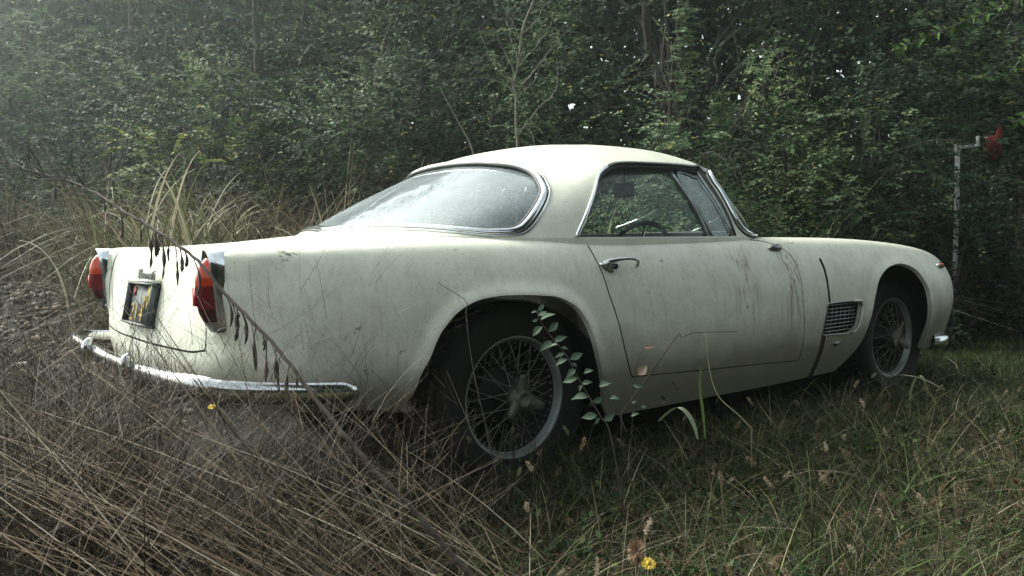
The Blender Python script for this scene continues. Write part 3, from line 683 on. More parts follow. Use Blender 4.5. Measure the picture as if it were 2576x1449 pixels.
# number plate in its box
pl = empty('number_plate', (-1.064, -.057, .684)); pl.parent = car; pl.rotation_euler = (0, R(11), 0)
pf = MB(); W_, H_ = .30, .135
for c, sz in (((0, 0, H_/2), (.024, W_+.01, .006)), ((0, 0, -H_/2), (.028, W_+.01, .008)), ((0, W_/2, 0), (.024, .006, H_)), ((0, -W_/2, 0), (.024, .006, H_))): pf.box((c[0]-.014, c[1], c[2]), sz)
pf.build('plate_frame', noisy('tarnished_frame', (.12, .14, .145), (.05, .055, .055), 30, .5, .5), pl)
MB().box((-.006, 0, 0), (.004, W_-.01, H_-.01)).build('plate_backing', noisy('black_plate', (.035, .042, .045), (.10, .115, .115), 40, .6), pl)
MYEL = noisy('worn_yellow', (.50, .36, .05), (.10, .09, .06), 90, .7)
def text(body, size, loc, mt, parent, name, shear=0, sx=1, rot=None, ext=.0012):
    cu = D.curves.new(name, 'FONT'); cu.body = body; cu.size = size; cu.extrude = ext; cu.shear = shear; cu.align_x = 'CENTER'; cu.align_y = 'CENTER'
    o = D.objects.new(name, cu); COL.objects.link(o); me = D.meshes.new_from_object(o.evaluated_get(bpy.context.evaluated_depsgraph_get())); D.objects.remove(o)
    me.materials.clear(); me.materials.append(mt); o = D.objects.new(name, me); link(o, parent); o.location = loc
    # face rearwards (-x), reading left to right from behind: text x -> -y
    o.matrix_local = Matrix.Translation(loc) @ Matrix(((0, 0, -1), (-1, 0, 0), (0, 1, 0))).to_4x4() @ Matrix.Diagonal((sx, 1, 1, 1)); return o
text('214', .085, (-.0095, .045, -.033), MYEL, pl, 'plate_number', sx=1.25)
text('YVV', .060, (-.0095, -.07, .005), MYEL, pl, 'plate_letters', sx=.9)
MB().box((-.0095, -.085, .045), (.002, .05, .035)).build('yellow_sticker', mat('yellow_sticker', (.45, .42, .05), .6), pl)
MB().box((-.0095, .105, .04), (.002, .035, .03)).build('red_sticker', mat('red_sticker', (.25, .03, .02), .6), pl)
text('Maserati', .05, (-1.062, -.085, .782), M['dull'], car, 'script_badge', shear=.35, sx=1.15, ext=.003)
MB().box((-1.060, -.035, .763), (.03, .34, .010)).build('plate_lamp_shelf', M['paint'], car)
# bumper: half-round blade along the side, wrapping the tail
bz = [(-.70, -.868, .461), (-.73, -.878, .463), (-.85, -.878, .474), (-.98, -.860, .488), (-1.07, -.825, .499), (-1.125, -.76, .510), (-1.146, -.66, .508), (-1.153, -.5, .504), (-1.158, -.3, .500), (-1.158, 0, .496)]
BP = spline(bz, 90); BP = np.concatenate([BP, (BP*[1, -1, 1])[-2::-1]])
nn = np.stack([-np.gradient(BP[:, 1]), np.gradient(BP[:, 0]), 0*BP[:, 0]], -1); nn = nn/np.linalg.norm(nn, axis=1)[:, None]
if nn[len(nn)//2][0] > 0: nn = -nn
n = len(BP); rr = .031*np.minimum(1, np.sqrt(np.minimum(np.arange(n), n-1-np.arange(n))/5+.15))
MB().tube(BP, rr, 14, flat=(nn, 1, .62)).build('rear_bumper', M['chrome'], car)
for y in (-.28, .28):
    MB().tube(spline([(-1.170, y, .475), (-1.182, y, .50), (-1.180, y, .53), (-1.164, y, .55)], 14), .004+.013*np.sin(np.linspace(.1, 3.04, 14))**.6, 12).build('overrider', M['chrome'], car)
fb = spline([(2.95, -.765, .280), (3.02, -.785, .282), (3.12, -.770, .284), (3.24, -.712, .287), (3.35, -.62, .29), (3.44, -.45, .292), (3.50, 0, .304)], 60); fb = np.concatenate([fb, (fb*[1, -1, 1])[-2::-1]])
nn = np.stack([-np.gradient(fb[:, 1]), np.gradient(fb[:, 0]), 0*fb[:, 0]], -1); nn /= np.linalg.norm(nn, axis=1)[:, None]
if nn[len(nn)//2][0] < 0: nn = -nn
MB().tube(fb, .036, 14, flat=(nn, 1, .6)).build('front_bumper', M['chrome'], car)
# ------------------------------------------------------------------ wire wheels
def wheel(cx, s, rot, turn=0):
    wh = empty('wheel', (cx, s*.70, .33)); wh.parent = car; wh.rotation_euler = (0, 0, turn)
    k = 1 if s > 0 else -1                                  # outboard direction
    f = lambda P: [(r, a*k) for r, a in P]
    T = f([(.205, -.155), (.24, -.172), (.29, -.172), (.325, -.155), (.340, -.12), (.343, -.07), (.340, -.02), (.325, .012), (.29, .026), (.245, .022), (.212, .004)])
    MB().lathe(T, (0, 0, 0), 'y', 64).build('tyre', M['tyre'], wh)
    tr = MB()
    for j_ in range(70):
        for yy in (-.115, -.07, -.025):
            t = (j_+(.5 if yy == -.07 else 0))/70*2*math.pi; c = (.343*math.cos(t), yy*k, .343*math.sin(t)); rt = [[math.cos(t), 0, -math.sin(t)], [0, 1, 0], [math.sin(t), 0, math.cos(t)]]
            tr.box(c, (.008, .034, .018), rt)
    tr.build('tread_blocks', M['tyre'], wh)
    MB().lathe(f([(.201, -.16), (.200, -.10), (.196, -.04), (.198, -.019)]), (0, 0, 0), 'y', 60).build('rim_barrel', M['seal'], wh)
    RM = f([(.198, -.020), (.199, -.016), (.206, -.010), (.208, .004), (.217, .008), (.223, .006), (.225, -.004), (.219, -.010), (.214, -.03), (.214, -.12)])
    MB().lathe(RM, (0, 0, 0), 'y', 72).build('rim', M['rim'], wh)
    sp = MB()
    def spoke(t0, r0, a0, t1, r1, a1): sp.tube([(r0*math.cos(t0), a0*k, r0*math.sin(t0)), (r1*math.cos(t1), a1*k, r1*math.sin(t1))], .0021, 5, cap=False)
    n_ = 24
    for q in range(n_):
        t = 2*math.pi*q/n_; d = .42*(1 if q % 2 else -1)
        spoke(t+d, .052, .022, t, .198, -.03)
        spoke(t+math.pi/n_+d*1.3, .085, -.10, t+math.pi/n_, .197, -.055)
        spoke(t+math.pi/n_*.5-d*1.5, .085, -.11, t+math.pi/n_*.5, .197, -.075)
    sp.build('spokes', M['spoke'], wh)
    ni = MB()
    for q in range(n_*2):
        t = math.pi*q/n_; ni.tube([(.1985*math.cos(t), -.03*k, .1985*math.sin(t)), (.188*math.cos(t+.01), -.027*k, .188*math.sin(t+.01))], .0034, 6)
    ni.build('spoke_nipples', M['dull'], wh)
    MB().lathe(f([(.001, .030), (.045, .030), (.054, .024), (.056, .010), (.050, -.02), (.055, -.07), (.090, -.10), (.092, -.12), (.001, -.13)]), (0, 0, 0), 'y', 32).build('hub_shell', M['seal'], wh)
    MB().lathe(f([(.118, -.10), (.12, -.09), (.105, -.085), (.10, -.12), (.155, -.125), (.157, -.16)]), (0, 0, 0), 'y', 40).build('brake_drum', M['black'], wh)
    kn = MB(); kn.lathe(f([(.001, .050), (.018, .052), (.0215, .058), (.027, .060), (.031, .056), (.033, .046), (.044, .042), (.048, .030), (.048, .022)]), (0, 0, 0), 'y', 32)
    hb_ = kn.build('hub_cap', M['hub'], wh)
    er = MB()
    for q in range(3):
        t = rot+q*2*math.pi/3; ct, st_ = math.cos(t), math.sin(t); tx_, tz_ = -st_, ct
        A = []
        for rr_, ww, yy, th_ in ((.030, .024, .040, .010), (.055, .020, .046, .008), (.074, .015, .056, .006), (.090, .011, .062, .004)):
            for sw_, sy in ((-1, -1), (1, -1), (1, 1), (-1, 1)): A.append((rr_*ct+sw_*ww*tx_, (yy+sy*th_)*k, rr_*st_+sw_*ww*tz_))
        i = np.arange(3)[:, None]; j = np.arange(4)[None]; er.add(A, [np.stack([i*4+j, i*4+(j+1) % 4, (i+1)*4+(j+1) % 4, (i+1)*4+j], -1).reshape(-1, 4), np.array([[12, 13, 14, 15]])])
    er.build('knock_off_ears', M['hub'], hb_, smooth=False)
    return wh
wheel(0, -1, R(97)); wheel(2.635, -1, R(80)); wheel(0, 1, R(40)); wheel(2.635, 1, R(10))
# ================================================================== THE PLACE
rng = np.random.default_rng(7)
F0 = np.array([math.sin(yaw), math.cos(yaw), 0]); RT = np.array([math.cos(yaw), -math.sin(yaw), 0]); C0 = np.array([CP.x, CP.y, 0])
def at(px, d, z=0.):
    """world point d metres out along the view axis, px in the 2576-wide photograph"""
    return C0+F0*d+RT*((px-1288)/2080*d)+np.array([0, 0, z])
def zat(py, d): return .92-(py-577)/2080*d
def hgt(x, y):
    x = np.asarray(x, float); y = np.asarray(y, float)
    m = at(60, 6.6); h = .34*np.exp(-(((x-m[0])**2+(y-m[1])**2)/1.9**2))
    m = at(-100, 9); h = h+.25*np.exp(-(((x-m[0])**2+(y-m[1])**2)/3.**2))
    h = h+.018*np.sin(2.1*x+1)*np.cos(1.7*y)+.012*np.sin(5.3*x+2.2*y)
    dc = np.maximum(np.maximum(abs(x-1.2)-2.0, abs(y)-.8), 0); 
    d_ = (x-C0[0])*F0[0]+(y-C0[1])*F0[1]
    return h*np.clip(dc/.6+.2, 0, 1)
def gpos(P): P = np.array(P, float); P[..., 2] = hgt(P[..., 0], P[..., 1]); return P
def attr(o, tone):
    a_ = o.data.attributes.new('tone', 'FLOAT', 'FACE'); a_.data.foreach_set('value', np.asarray(tone, np.float32)); return o
def leafmat(name, stops, rough=.6, trans=.25, spec=.14):
    m = mat(name, rough=rough, spec=spec); t = NT(m)
    a_ = t.n('Attribute'); a_.attribute_name = 'tone'; c = t.ramp(a_.outputs['Fac'], stops); t.l(c, t.b.inputs['Base Color'])
    if trans:
        tr = t.n('BsdfTranslucent'); t.l(c, tr.inputs[0]); mx = t.n('MixShader'); mx.inputs[0].default_value = trans
        out = m.node_tree.nodes['Material Output']; t.l(t.b.outputs[0], mx.inputs[1]); t.l(tr.outputs[0], mx.inputs[2]); t.l(mx.outputs[0], out.inputs[0])
    return m
GREEN = [(0, (.006, .012, .007)), (.4, (.025, .045, .022)), (.7, (.078, .125, .053)), (.93, (.16, .22, .075)), (1, (.30, .27, .06))]
L = dict(
 deep=leafmat('deep_green_leaf', [(0, (.005, .009, .006)), (.45, (.016, .032, .016)), (.93, (.090, .145, .060)), (1, (.22, .19, .06))]),
 mid=leafmat('mid_green_leaf', GREEN),
 light=leafmat('light_green_leaf', [(0, (.032, .058, .030)), (.45, (.100, .155, .078)), (.9, (.22, .29, .13)), (1, (.34, .30, .08))]),
 grey=leafmat('grey_green_leaf', [(0, (.010, .019, .011)), (.45, (.045, .078, .038)), (.93, (.15, .205, .10)), (1, (.28, .25, .09))]),
 yell=leafmat('yellow_green_leaf', [(0, (.04, .07, .02)), (.6, (.12, .17, .05)), (1, (.38, .35, .08))]),
 dry=leafmat('dry_grass_blade', [(0, (.006, .004, .0025)), (.4, (.028, .020, .0115)), (.75, (.17, .128, .074)), (1, (.48, .41, .30))], .7, .15, .2),
 straw=leafmat('dry_stem', [(0, (.008, .005, .003)), (.45, (.040, .026, .015)), (.8, (.25, .18, .105)), (1, (.50, .44, .33))], .65, 0, .3),
 green=leafmat('grass_blade', [(0, (.005, .010, .004)), (.5, (.023, .043, .012)), (.85, (.085, .13, .036)), (1, (.24, .22, .09))], .6, .25, .25),
 reed=leafmat('reed_blade', [(0, (.06, .085, .03)), (.45, (.15, .18, .08)), (.75, (.26, .26, .14)), (1, (.48, .44, .32))], .55, .2, .3),
 bark=noisy('grey_bark', (.17, .16, .13), (.075, .068, .055), 18, .85, bump=.004),
 dark=noisy('dark_bark', (.06, .05, .042), (.025, .022, .02), 18, .9, bump=.004),
 stem=noisy('brown_stalk', (.11, .085, .07), (.045, .035, .03), 40, .8),
)
def leaves(P, A, Nn, ln, wd, fold=.0):
    """diamond leaves: base P, axis A (unit), normal Nn, length, width -> V,F (kite quads)"""
    S = np.cross(A, Nn); S /= np.linalg.norm(S, axis=1)[:, None]+1e-9; N2 = np.cross(S, A)
    ln = ln[:, None]; wd = wd[:, None]
    V = np.stack([P, P+A*ln*.42+S*wd*.5+N2*ln*fold, P+A*ln-N2*ln*fold*1.2, P+A*ln*.42-S*wd*.5+N2*ln*fold], 1).reshape(-1, 3)
    n = len(P); return V, (np.arange(n)[:, None]*4+np.array([[0, 1, 2, 3]]))
def unit(v): return v/(np.linalg.norm(v, axis=-1)[..., None]+1e-9)
def sprays(base, dirs, length, nl, lsize, droop=.35, flat=.8, jitter=.35, wratio=.48, pair=.9):
    """leafy twigs: base (m,3), outward dirs (m,3), twig length (m,), nl leaves each"""
    m = len(base); t = (np.arange(nl)+.5)/nl; t = t[None]+rng.normal(0, .02, (m, nl)); L_ = length[:, None]
    side = unit(np.cross(dirs, [0, 0, 1.])+rng.normal(0, .15, (m, 3)))
    P = base[:, None]+dirs[:, None]*(L_*t)[..., None]; P[..., 2] -= droop*L_*t*t
    sg = np.where(np.arange(nl) % 2 == 0, 1, -1)[None, :, None]
    A = unit(dirs[:, None]*.55+side[:, None]*sg*pair+rng.normal(0, jitter, (m, nl, 3))*.6-np.array([0, 0, 1.])*(droop*t)[..., None])
    Nn = unit(np.array([0, 0, 1.])*flat+dirs[:, None]*.6-F0*.25+rng.normal(0, jitter*1.2, (m, nl, 3)))
    ln = lsize*(.65+.6*rng.random((m, nl)))*(1-.35*t)
    V, F = leaves(P.reshape(-1, 3), A.reshape(-1, 3), Nn.reshape(-1, 3), ln.ravel(), ln.ravel()*wratio, .06)
    return V, F, P
def thin_spots(P):
    """keep-mask: two thin patches of the thicket where the sky shows through"""
    q = P-np.array(CP); d = q @ F0; x = 1288+2080*(q @ RT)/d; y = 577-2080*q[:, 2]/d
    g1 = ((x-560)/75)**2+((y-45)/70)**2; g2 = ((x-1455)/62)**2+((y-305)/48)**2; g3 = ((x-30)/80)**2+((y-5)/30)**2
    g = np.minimum(np.minimum(g1, g2), g3); ns = np.sin(x/9+2*np.sin(y/13))+np.sin(y/8+1.7*np.sin(x/11))+.7*np.sin((x+y)/5.1); pr_ = np.clip(1.25-g*.7, 0, .86)*np.clip(.35+ns*.8, 0, 1)
    return rng.random(len(P)) > pr_
def crown(lobes, ntw, nl, lsize, tl=(.25, .5), droop=.3, inner=.35, wratio=.52, pair=.9, flat=.55):
    """lobes: (centre, radii); twigs start inside the lobes' skin, pointing outwards, on the sides that can be seen"""
    Vs, Fs, T = [], [], []; off = 0; w_ = np.array([r[0]*r[2] for _, r in lobes]); w_ /= w_.sum(); tw = []
    for (c, r), k in zip(lobes, (w_*ntw).astype(int)):
        u = unit(rng.normal(0, 1, (int(k*1.6), 3))); u = u[(u @ F0) < .35][:k]; k = len(u)
        rad = 1-inner*rng.random(k)**1.5
        # uneven outline
        lump = 1+.16*np.sin(u[:, 0]*7+c[0]*3)*np.cos(u[:, 2]*6+c[1]*2)+.10*np.sin(u[:, 1]*13+c[0])
        b = np.array(c)+u*np.array(r)*(rad*lump)[:, None]
        # leave holes: clumped density
        den = 1.3*np.sin(b[:, 0]*2.3+b[:, 2]*1.9)+1.3*np.sin(b[:, 1]*2.1-b[:, 2]*2.9+1)+np.sin((b[:, 0]-b[:, 1])*4.3+b[:, 2]*3.9)
        kp = (rng.random(k) < np.clip(.66+.55*den, .02, 1)) & (b[:, 2] > .12) & thin_spots(b); b = b[kp]; u = u[kp]; k = len(b)
        d = unit(u*np.array([1, 1, .55])+np.array([0, 0, .25])+rng.normal(0, .42, (k, 3)))
        ln = tl[0]+(tl[1]-tl[0])*rng.random(k)
        V, F, P = sprays(b, d, ln, nl, lsize, droop, flat, wratio=wratio, pair=pair)
        base_t = np.clip(.40+.24*np.sin(b[:, 0]*1.9+b[:, 2]*2.2)*np.sin(b[:, 1]*2.6+b[:, 2]*1.3+.7)*1.3+rng.normal(0, .17, k), 0, .9)  # broad tone waves paint lit and dark clumps into the leaf colour
        tt = np.repeat(base_t, nl)+rng.normal(0, .10, k*nl); tt = np.where(rng.random(k*nl) < .012, 1, np.clip(tt, 0, .92))
        kp2 = thin_spots(V[::4]); F = F[kp2]; tt = tt[kp2]
        Vs.append(V); Fs.append(F+off); off += len(V); T.append(tt); tw.append((b, d, ln))
    return np.concatenate(Vs), np.concatenate(Fs), np.concatenate(T), tw
def limb(mb, a, b, r0, r1, wob=.06, n=8):
    a, b = np.array(a, float), np.array(b, float); t = np.linspace(0, 1, n)[:, None]; P = a+(b-a)*t
    P += (rng.normal(0, wob, (n, 3))*np.linalg.norm(b-a)*.35)*np.sin(t*math.pi); P = spline(P, n*2)
    mb.tube(P, np.linspace(r0, r1, len(P)), 6, cap=False); return P
def tree(kind, label, cat, px, d, lobes, ntw, nl, lsize, lm, bm='dark', group=None, trunks=1, tr=.05, twigs=0, **kw):
    """lobes given as (dx along the picture, dd away from us, z, rx, ry, rz)"""
    b = gpos(at(px, d)); t = empty(kind, b); tag(t, label, cat, group)
    LB = [(at(px, d)+RT*q[0]+F0*q[1]+np.array([0, 0, q[2]]), (q[3], q[4], q[5])) for q in lobes]
    V, F, T, tw = crown(LB, ntw, nl, lsize, **kw)
    attr(mesh_np('crown', V-b, F, L[lm], t, smooth=False), T)
    mb = MB()
    for k in range(trunks):
        a_ = b+RT*(rng.normal(0, .12) if trunks > 1 else 0)+F0*(rng.normal(0, .12) if trunks > 1 else 0); a_[2] -= .05; a_ = a_-b
        top = max(LB, key=lambda q: q[0][2])[0]-b
        P = limb(mb, a_, top+rng.normal(0, .15, 3), tr, tr*.3, .08)
        for c, r in LB:
            for _ in range(3):
                s_ = P[int(len(P)*rng.uniform(.2, .8))]; e_ = c-b+unit(rng.normal(0, 1, 3))*np.array(r)*.85; limb(mb, s_, e_, tr*.35, tr*.08, .10)
    for bb, dd, ln in tw:
        k = rng.choice(len(bb), min(len(bb), int(len(bb)*twigs)), replace=False) if twigs else []
        for i in k:
            p0 = bb[i]-dd[i]*ln[i]*.4-b; p1 = bb[i]+dd[i]*ln[i]*.8-b; mb.tube([p0, (p0+p1)/2+[0, 0, .01], p1-[0, 0, .25*ln[i]*.5]], [.004, .003, .0015], 4, cap=False)
    mb.build('trunk', L[bm], t); return t
# ---------------------------------------------------------------- ground
gx = np.concatenate([np.linspace(-60, -8, 14), np.linspace(-7.6, 12, 120), np.linspace(13, 60, 14)]); gy = np.concatenate([np.linspace(-50, -6, 12), np.linspace(-5.6, 14, 120), np.linspace(15, 60, 12)])
X_, Y_ = np.meshgrid(gx, gy, indexing='ij'); Z_ = hgt(X_, Y_); n1 = len(gy); i = np.arange(len(gx)-1)[:, None]; j = np.arange(n1-1)[None]
gm = noisy('soil_and_litter', (.016, .013, .009), (.007, .007, .005), 6, .95, bump=.03, bscale=30)
g_ = mesh_np('ground', np.stack([X_, Y_, Z_], -1).reshape(-1, 3), np.stack([i*n1+j, (i+1)*n1+j, (i+1)*n1+j+1, i*n1+j+1], -1).reshape(-1, 4), gm); tag(g_, kind='structure')
# ---------------------------------------------------------------- thicket
GB = 'trees closing the clearing behind the car'; GS = 'shrubs along the edge of the thicket'
S_ = 1.0
TALL = [  # px, depth, label, material, leaf size, height, radius, twigs
 (-60, 15.0, 'pale hazy tree standing at the far left end of the thicket', 'grey', .060, 3.6, 2.3, 1500),
 (330, 13.8, 'hazy grey-green tree at the left, above the arching reed clump', 'grey', .056, 3.9, 2.1, 1500),
 (640, 12.2, 'tree beside the brightest sky gap, left of the rear window', 'mid', .052, 3.7, 1.7, 1500),
 (960, 10.4, 'dark broad tree rising over the rear window', 'deep', .050, 3.4, 1.7, 1600),
 (1260, 9.8, 'dense green tree behind the bare-branched sapling', 'mid', .048, 3.1, 1.6, 1700),
 (1640, 9.4, 'dark tree over the middle of the roof, sky specks below it', 'deep', .048, 3.5, 1.6, 1500),
 (1960, 9.0, 'tree with drooping twigs above the windscreen', 'mid', .050, 3.3, 1.5, 1600),
 (2280, 8.6, 'round vine-covered tree over the bonnet', 'grey', .046, 2.9, 1.5, 1900),
 (2600, 8.4, 'very dark tree at the right edge above the white pole', 'deep', .050, 3.3, 1.6, 1600),
]
for px, d, lab, lm, ls, h, r, nt_ in TALL:
    lob = [(0, 0, h, r, r*.8, r*.85), (-r*.5, -.3, h-1.2, r*.8, r*.7, r*.75), (r*.55, -.2, h-1.0, r*.8, r*.7, r*.8), (0, .2, h+1.3, r*.9, r*.8, r*.8), (0, -.4, 1.3, r*.85, r*.7, 1.2)]
    tree('thicket_tree', lab, 'tree', px, d, lob, int(nt_*S_*.95), 15, ls*1.5, lm, group=GB, tr=.09, tl=(.35, .75), droop=.3, twigs=.03)
SHR = [
 (-40, 10.6, 'leafy shrub at the far left above the gravel heap', 'grey', .044, 1.5, 1.35, 1500),
 (250, 9.6, 'dark green shrub left of the reed clump', 'deep', .042, 1.35, 1.1, 1500),
 (520, 8.6, 'shrub with yellow-green sprays behind the reed clump', 'yell', .050, 1.75, .75, 230),
 (560, 9.2, 'mid green shrub behind the yellow-green sprays', 'mid', .042, 1.5, 1.1, 1500),
 (840, 8.3, 'low dark shrub behind the tall dead grass', 'deep', .040, 1.35, 1.0, 1500),
 (1060, 7.8, 'blue-green shrub directly behind the rear window', 'grey', .040, 1.75, .85, 1500),
 (1330, 7.8, 'dark shrub at the foot of the bare-branched sapling', 'deep', .038, 1.3, .85, 1300),
 (1560, 8.2, 'thin dark shrub behind the roof below the sky specks', 'deep', .038, .95, .8, 900),
 (1750, 6.4, 'pale green bush with feathery compound leaves behind the windscreen', 'light', .036, 1.45, .62, 2300),
 (1960, 7.4, 'mixed green bush just ahead of the windscreen', 'mid', .040, 1.25, .85, 1700),
 (2190, 7.1, 'small-leaved bush behind the bonnet', 'grey', .036, 1.35, .85, 1800),
 (2390, 7.8, 'ivy-leaved bush around the white pole', 'mid', .038, 1.5, .8, 1400),
 (2400, 6.8, 'low dark brambles at the foot of the white pole', 'deep', .034, .42, .5, 1300),
 (2600, 7.7, 'dark bush with pale leaves at the right edge', 'deep', .042, 1.2, .9, 1500),
]
for px, d, lab, lm, ls, h, r, nt_ in SHR:
    lob = [(0, 0, h, r, r*.8, r*.9), (-r*.55, -.15, h*.6, r*.8, r*.6, h*.55), (r*.55, -.1, h*.62, r*.8, r*.6, h*.55), (r*.1, 0, h+r*.5, r*.6, r*.5, r*.6)]
    fe = 'feathery' in lab
    if fe: lob = [(0, 0, h, .6, .5, .75), (-.28, 0, 1.95, .28, .25, .55), (.25, -.1, 1.8, .35, .3, .4), (-.1, -.1, .7, .75, .6, .5), (-.27, 0, 2.35, .12, .12, .25)]
    tree('thicket_shrub', lab, 'shrub', px, d, lob, int(nt_*S_*.95), 15, ls*1.38, lm, group=GS, trunks=3, tr=.03, tl=(.22, .5), droop=.35, twigs=.05, wratio=.42 if fe else .5)
# far mass that closes the view; near-black leaf tone paints the shaded gaps
def leaf_mass():
    n = 165000; px = rng.uniform(-600, 3300, n); d = rng.uniform(14.5, 19, n)+np.clip((900-px)/400, 0, 3)
    z = rng.uniform(0, 1, n)*(6.5+5.5*np.clip((px-900)/600, 0, 1))*(1+.1*np.sin(px/130)); P = C0+F0*d[:, None]+RT*((px-1288)/2080*d)[:, None]; P[:, 2] = z  # extra height on the right added to shade the hedge
    kp = thin_spots(P); P = P[kp]; n = len(P)
    A = unit(rng.normal(0, 1, (n, 3))); N_ = unit(-F0+rng.normal(0, .9, (n, 3))); ln = rng.uniform(.16, .34, n)
    V, F = leaves(P, A, N_, ln, ln*.6); o = attr(mesh_np('leaf_mass', V, F, L['deep'], smooth=False), np.clip(rng.normal(.16, .16, n), 0, .9)); tag(o, kind='stuff')
leaf_mass()
# ---------------------------------------------------------------- grasses
def ribbons(base, h, w, az, lean, droop, S=3, tip=.12, arch=False):
    """curved tapering blades; lean/droop in units of height"""
    n = len(base); t = np.linspace(0, 1, S+1); d = np.stack([np.cos(az), np.sin(az), 0*az], -1)
    out = []; face = az+math.pi/2+rng.normal(0, .7, n)
    s = np.stack([np.cos(face), np.sin(face), 0*az], -1)
    for tt in t:
        if arch: c = base+d*(h*(lean*tt+.62*droop*tt**2.6))[:, None]; c[:, 2] += h*(tt-.62*droop*tt**3.4)
        else: c = base+d*(h*(lean*tt+droop*tt*tt))[:, None]; c[:, 2] += h*(tt-.45*droop*tt*tt-np.maximum(droop-.6, 0)*.5*tt**3-.15*lean*lean*tt)
        ww = w*(1-(1-tip)*tt**1.6)*.5; out.append(c-s*ww[:, None]); out.append(c+s*ww[:, None])
    V = np.stack(out, 1).reshape(-1, 3); k = 2*(S+1); i = np.arange(n)[:, None, None]*k; q = np.arange(S)[None, :, None]*2
    F = (i+q+np.array([[[0, 1, 3, 2]]])).reshape(-1, 4); return V, F
def scatter(n, f):
    """n points on the ground in view; f(px, d, P) -> keep probability"""
    out = []; got = 0
    while got < n:
        m = n*2; d = np.sqrt(rng.uniform(1.0, 14.5**2, m)) if f.__defaults__ is None else rng.uniform(f.__defaults__[0], f.__defaults__[1], m)
        px = rng.uniform(-350, 2950, m); P = C0+F0*d[:, None]+RT*((px-1288)/2080*d)[:, None]
        P[:, 2] = hgt(P[:, 0], P[:, 1]); k = rng.random(m) < f(px, d, P); out.append(np.concatenate([P[k], px[k, None], d[k, None]], 1)); got += k.sum()
    A = np.concatenate(out)[:n]; return A[:, :3], A[:, 3], A[:, 4]
def car_gap(P, mg=.0):
    return np.maximum(np.maximum(P[:, 0]-(3.3+mg), -1.0-mg-P[:, 0]), abs(P[:, 1])-(.72+mg))     # >0 outside the car's footprint
def clump(P, s=2.2): return .5+.5*np.sin(P[:, 0]*s*1.7+np.sin(P[:, 1]*s)*1.3)*np.sin(P[:, 1]*s*1.3+1.7*np.sin(P[:, 0]*s*.7))
def grass(name, n, f, h, w, lean, droop, m, tone, S=3, azf=None, lift=0):
    P, px, d = scatter(n, f); n = len(P); hh = h(P, px, d)*(.55+.75*rng.random(n)); az = rng.uniform(0, 2*math.pi, n) if azf is None else azf(n)
    ww = rng.uniform(*w, n); V, F = ribbons(P-[0, 0, .01], hh, ww, az, rng.uniform(*lean, n), rng.uniform(*droop, n)**1.0, S)
    T = np.repeat(np.clip(tone(P, px, d)+rng.normal(0, .19, n)+.35*(rng.random(n) < .03), 0, 1), S); return V, F, T
def merge(name, parts, m, label=None):
    off = 0; Vs, Fs, Ts = [], [], []
    for V, F, T in parts: Vs.append(V); Fs.append(F+off); Ts.append(T); off += len(V)
    o = attr(mesh_np(name, np.concatenate(Vs), np.concatenate(Fs), m, smooth=False), np.concatenate(Ts)); tag(o, label, kind='stuff'); return o
def near(px, d, P, a=1.15, b=4.8): return (car_gap(P) > .0)*np.where(P[:, 1] < 0, 1., 0)
near.__defaults__ = (1.15, 5.2)
f_right = lambda px, d, P, a=1.2, b=5.2: ((car_gap(P) > -.12) & ((P[:, 1] < 0) | (P[:, 0] > 3.2)))*np.clip((px-1020-(d-2)*60)/260, .06, 1)*np.where((px > 2330) & (d > 4.3), .04, 1)
f_left = lambda px, d, P, a=1.1, b=5.0: (((car_gap(P, .05) > .0) | (P[:, 0] < -.86)) & ((P[:, 1] < -.2) | (P[:, 0] < -1.05)))*np.clip((1500-px)/350, 0, 1)
f_back = lambda px, d, P, a=4.2, b=9.0: ((car_gap(P, .2) > 0) & (P[:, 1] > .6) & ((px > 300) | (d > 7.4)))*np.where(px > 2250, .12, 1.)
f_tall = lambda px, d, P, a=5.2, b=7.8: ((car_gap(P, .7) > 0) & (P[:, 1] > .6) & (px > 230) & (px < 2150))*(.25+.75*clump(P, 2.4))
f_farl = lambda px, d, P, a=7.6, b=11.: (px < 420)*1.
f_rgt = lambda px, d, P, a=5.0, b=10: (px > 2150)*np.where((px > 2310) & (d < 7.6), .06, 1.)
f_sill = lambda px, d, P, a=2.6, b=4.8: ((P[:, 0] > .35) & (P[:, 0] < 2.5) & (P[:, 1] < -.86) & (P[:, 1] > -1.35))*(.2+.8*clump(P, 4))
f_lawn = lambda px, d, P, a=4.0, b=7.6: (px > 2300)*1.
low = lambda P, px, d: (.085+.07*clump(P)+.04*clump(P, 5))*np.where((P[:, 1] > -1.3) & (P[:, 0] < .6), 1.25, np.where(P[:, 1] > -1.25, .85, 1))
merge('green_grass', [
 grass('', 30000, f_right, low, (.0028, .0078), (-.6, .9), (.2, 1.3), None, lambda P, px, d: .50+.3*(clump(P, 3)-.5)),
 grass('', 2200, f_right, lambda P, px, d: .17+.13*clump(P), (.003, .009), (.0, .7), (.3, 1.4), None, lambda P, px, d: .62+0*px, 5),
 grass('', 14000, f_rgt, lambda P, px, d: .07+.05*clump(P), (.003, .008), (-.3, .5), (.1, .8), None, lambda P, px, d: .62+0*px, 2),
 grass('', 1100, f_sill, lambda P, px, d: .17+.10*clump(P, 5), (.003, .008), (-.4, .7), (.3, 1.2), None, lambda P, px, d: .6+0*px, 5),
 grass('', 26000, f_lawn, lambda P, px, d: .05+.035*clump(P, 4), (.003, .008), (-.5, .7), (.1, .9), None, lambda P, px, d: .60+.1*clump(P, 5), 2),
 grass('', 5000, f_left, low, (.002, .005), (-.3, .5), (.1, .9), None, lambda P, px, d: .35+0*px),
 grass('', 3000, f_back, lambda P, px, d: .35+.3*clump(P), (.004, .009), (.0, .35), (.1, .9), None, lambda P, px, d: .5+0*px, 4)], L['green'])
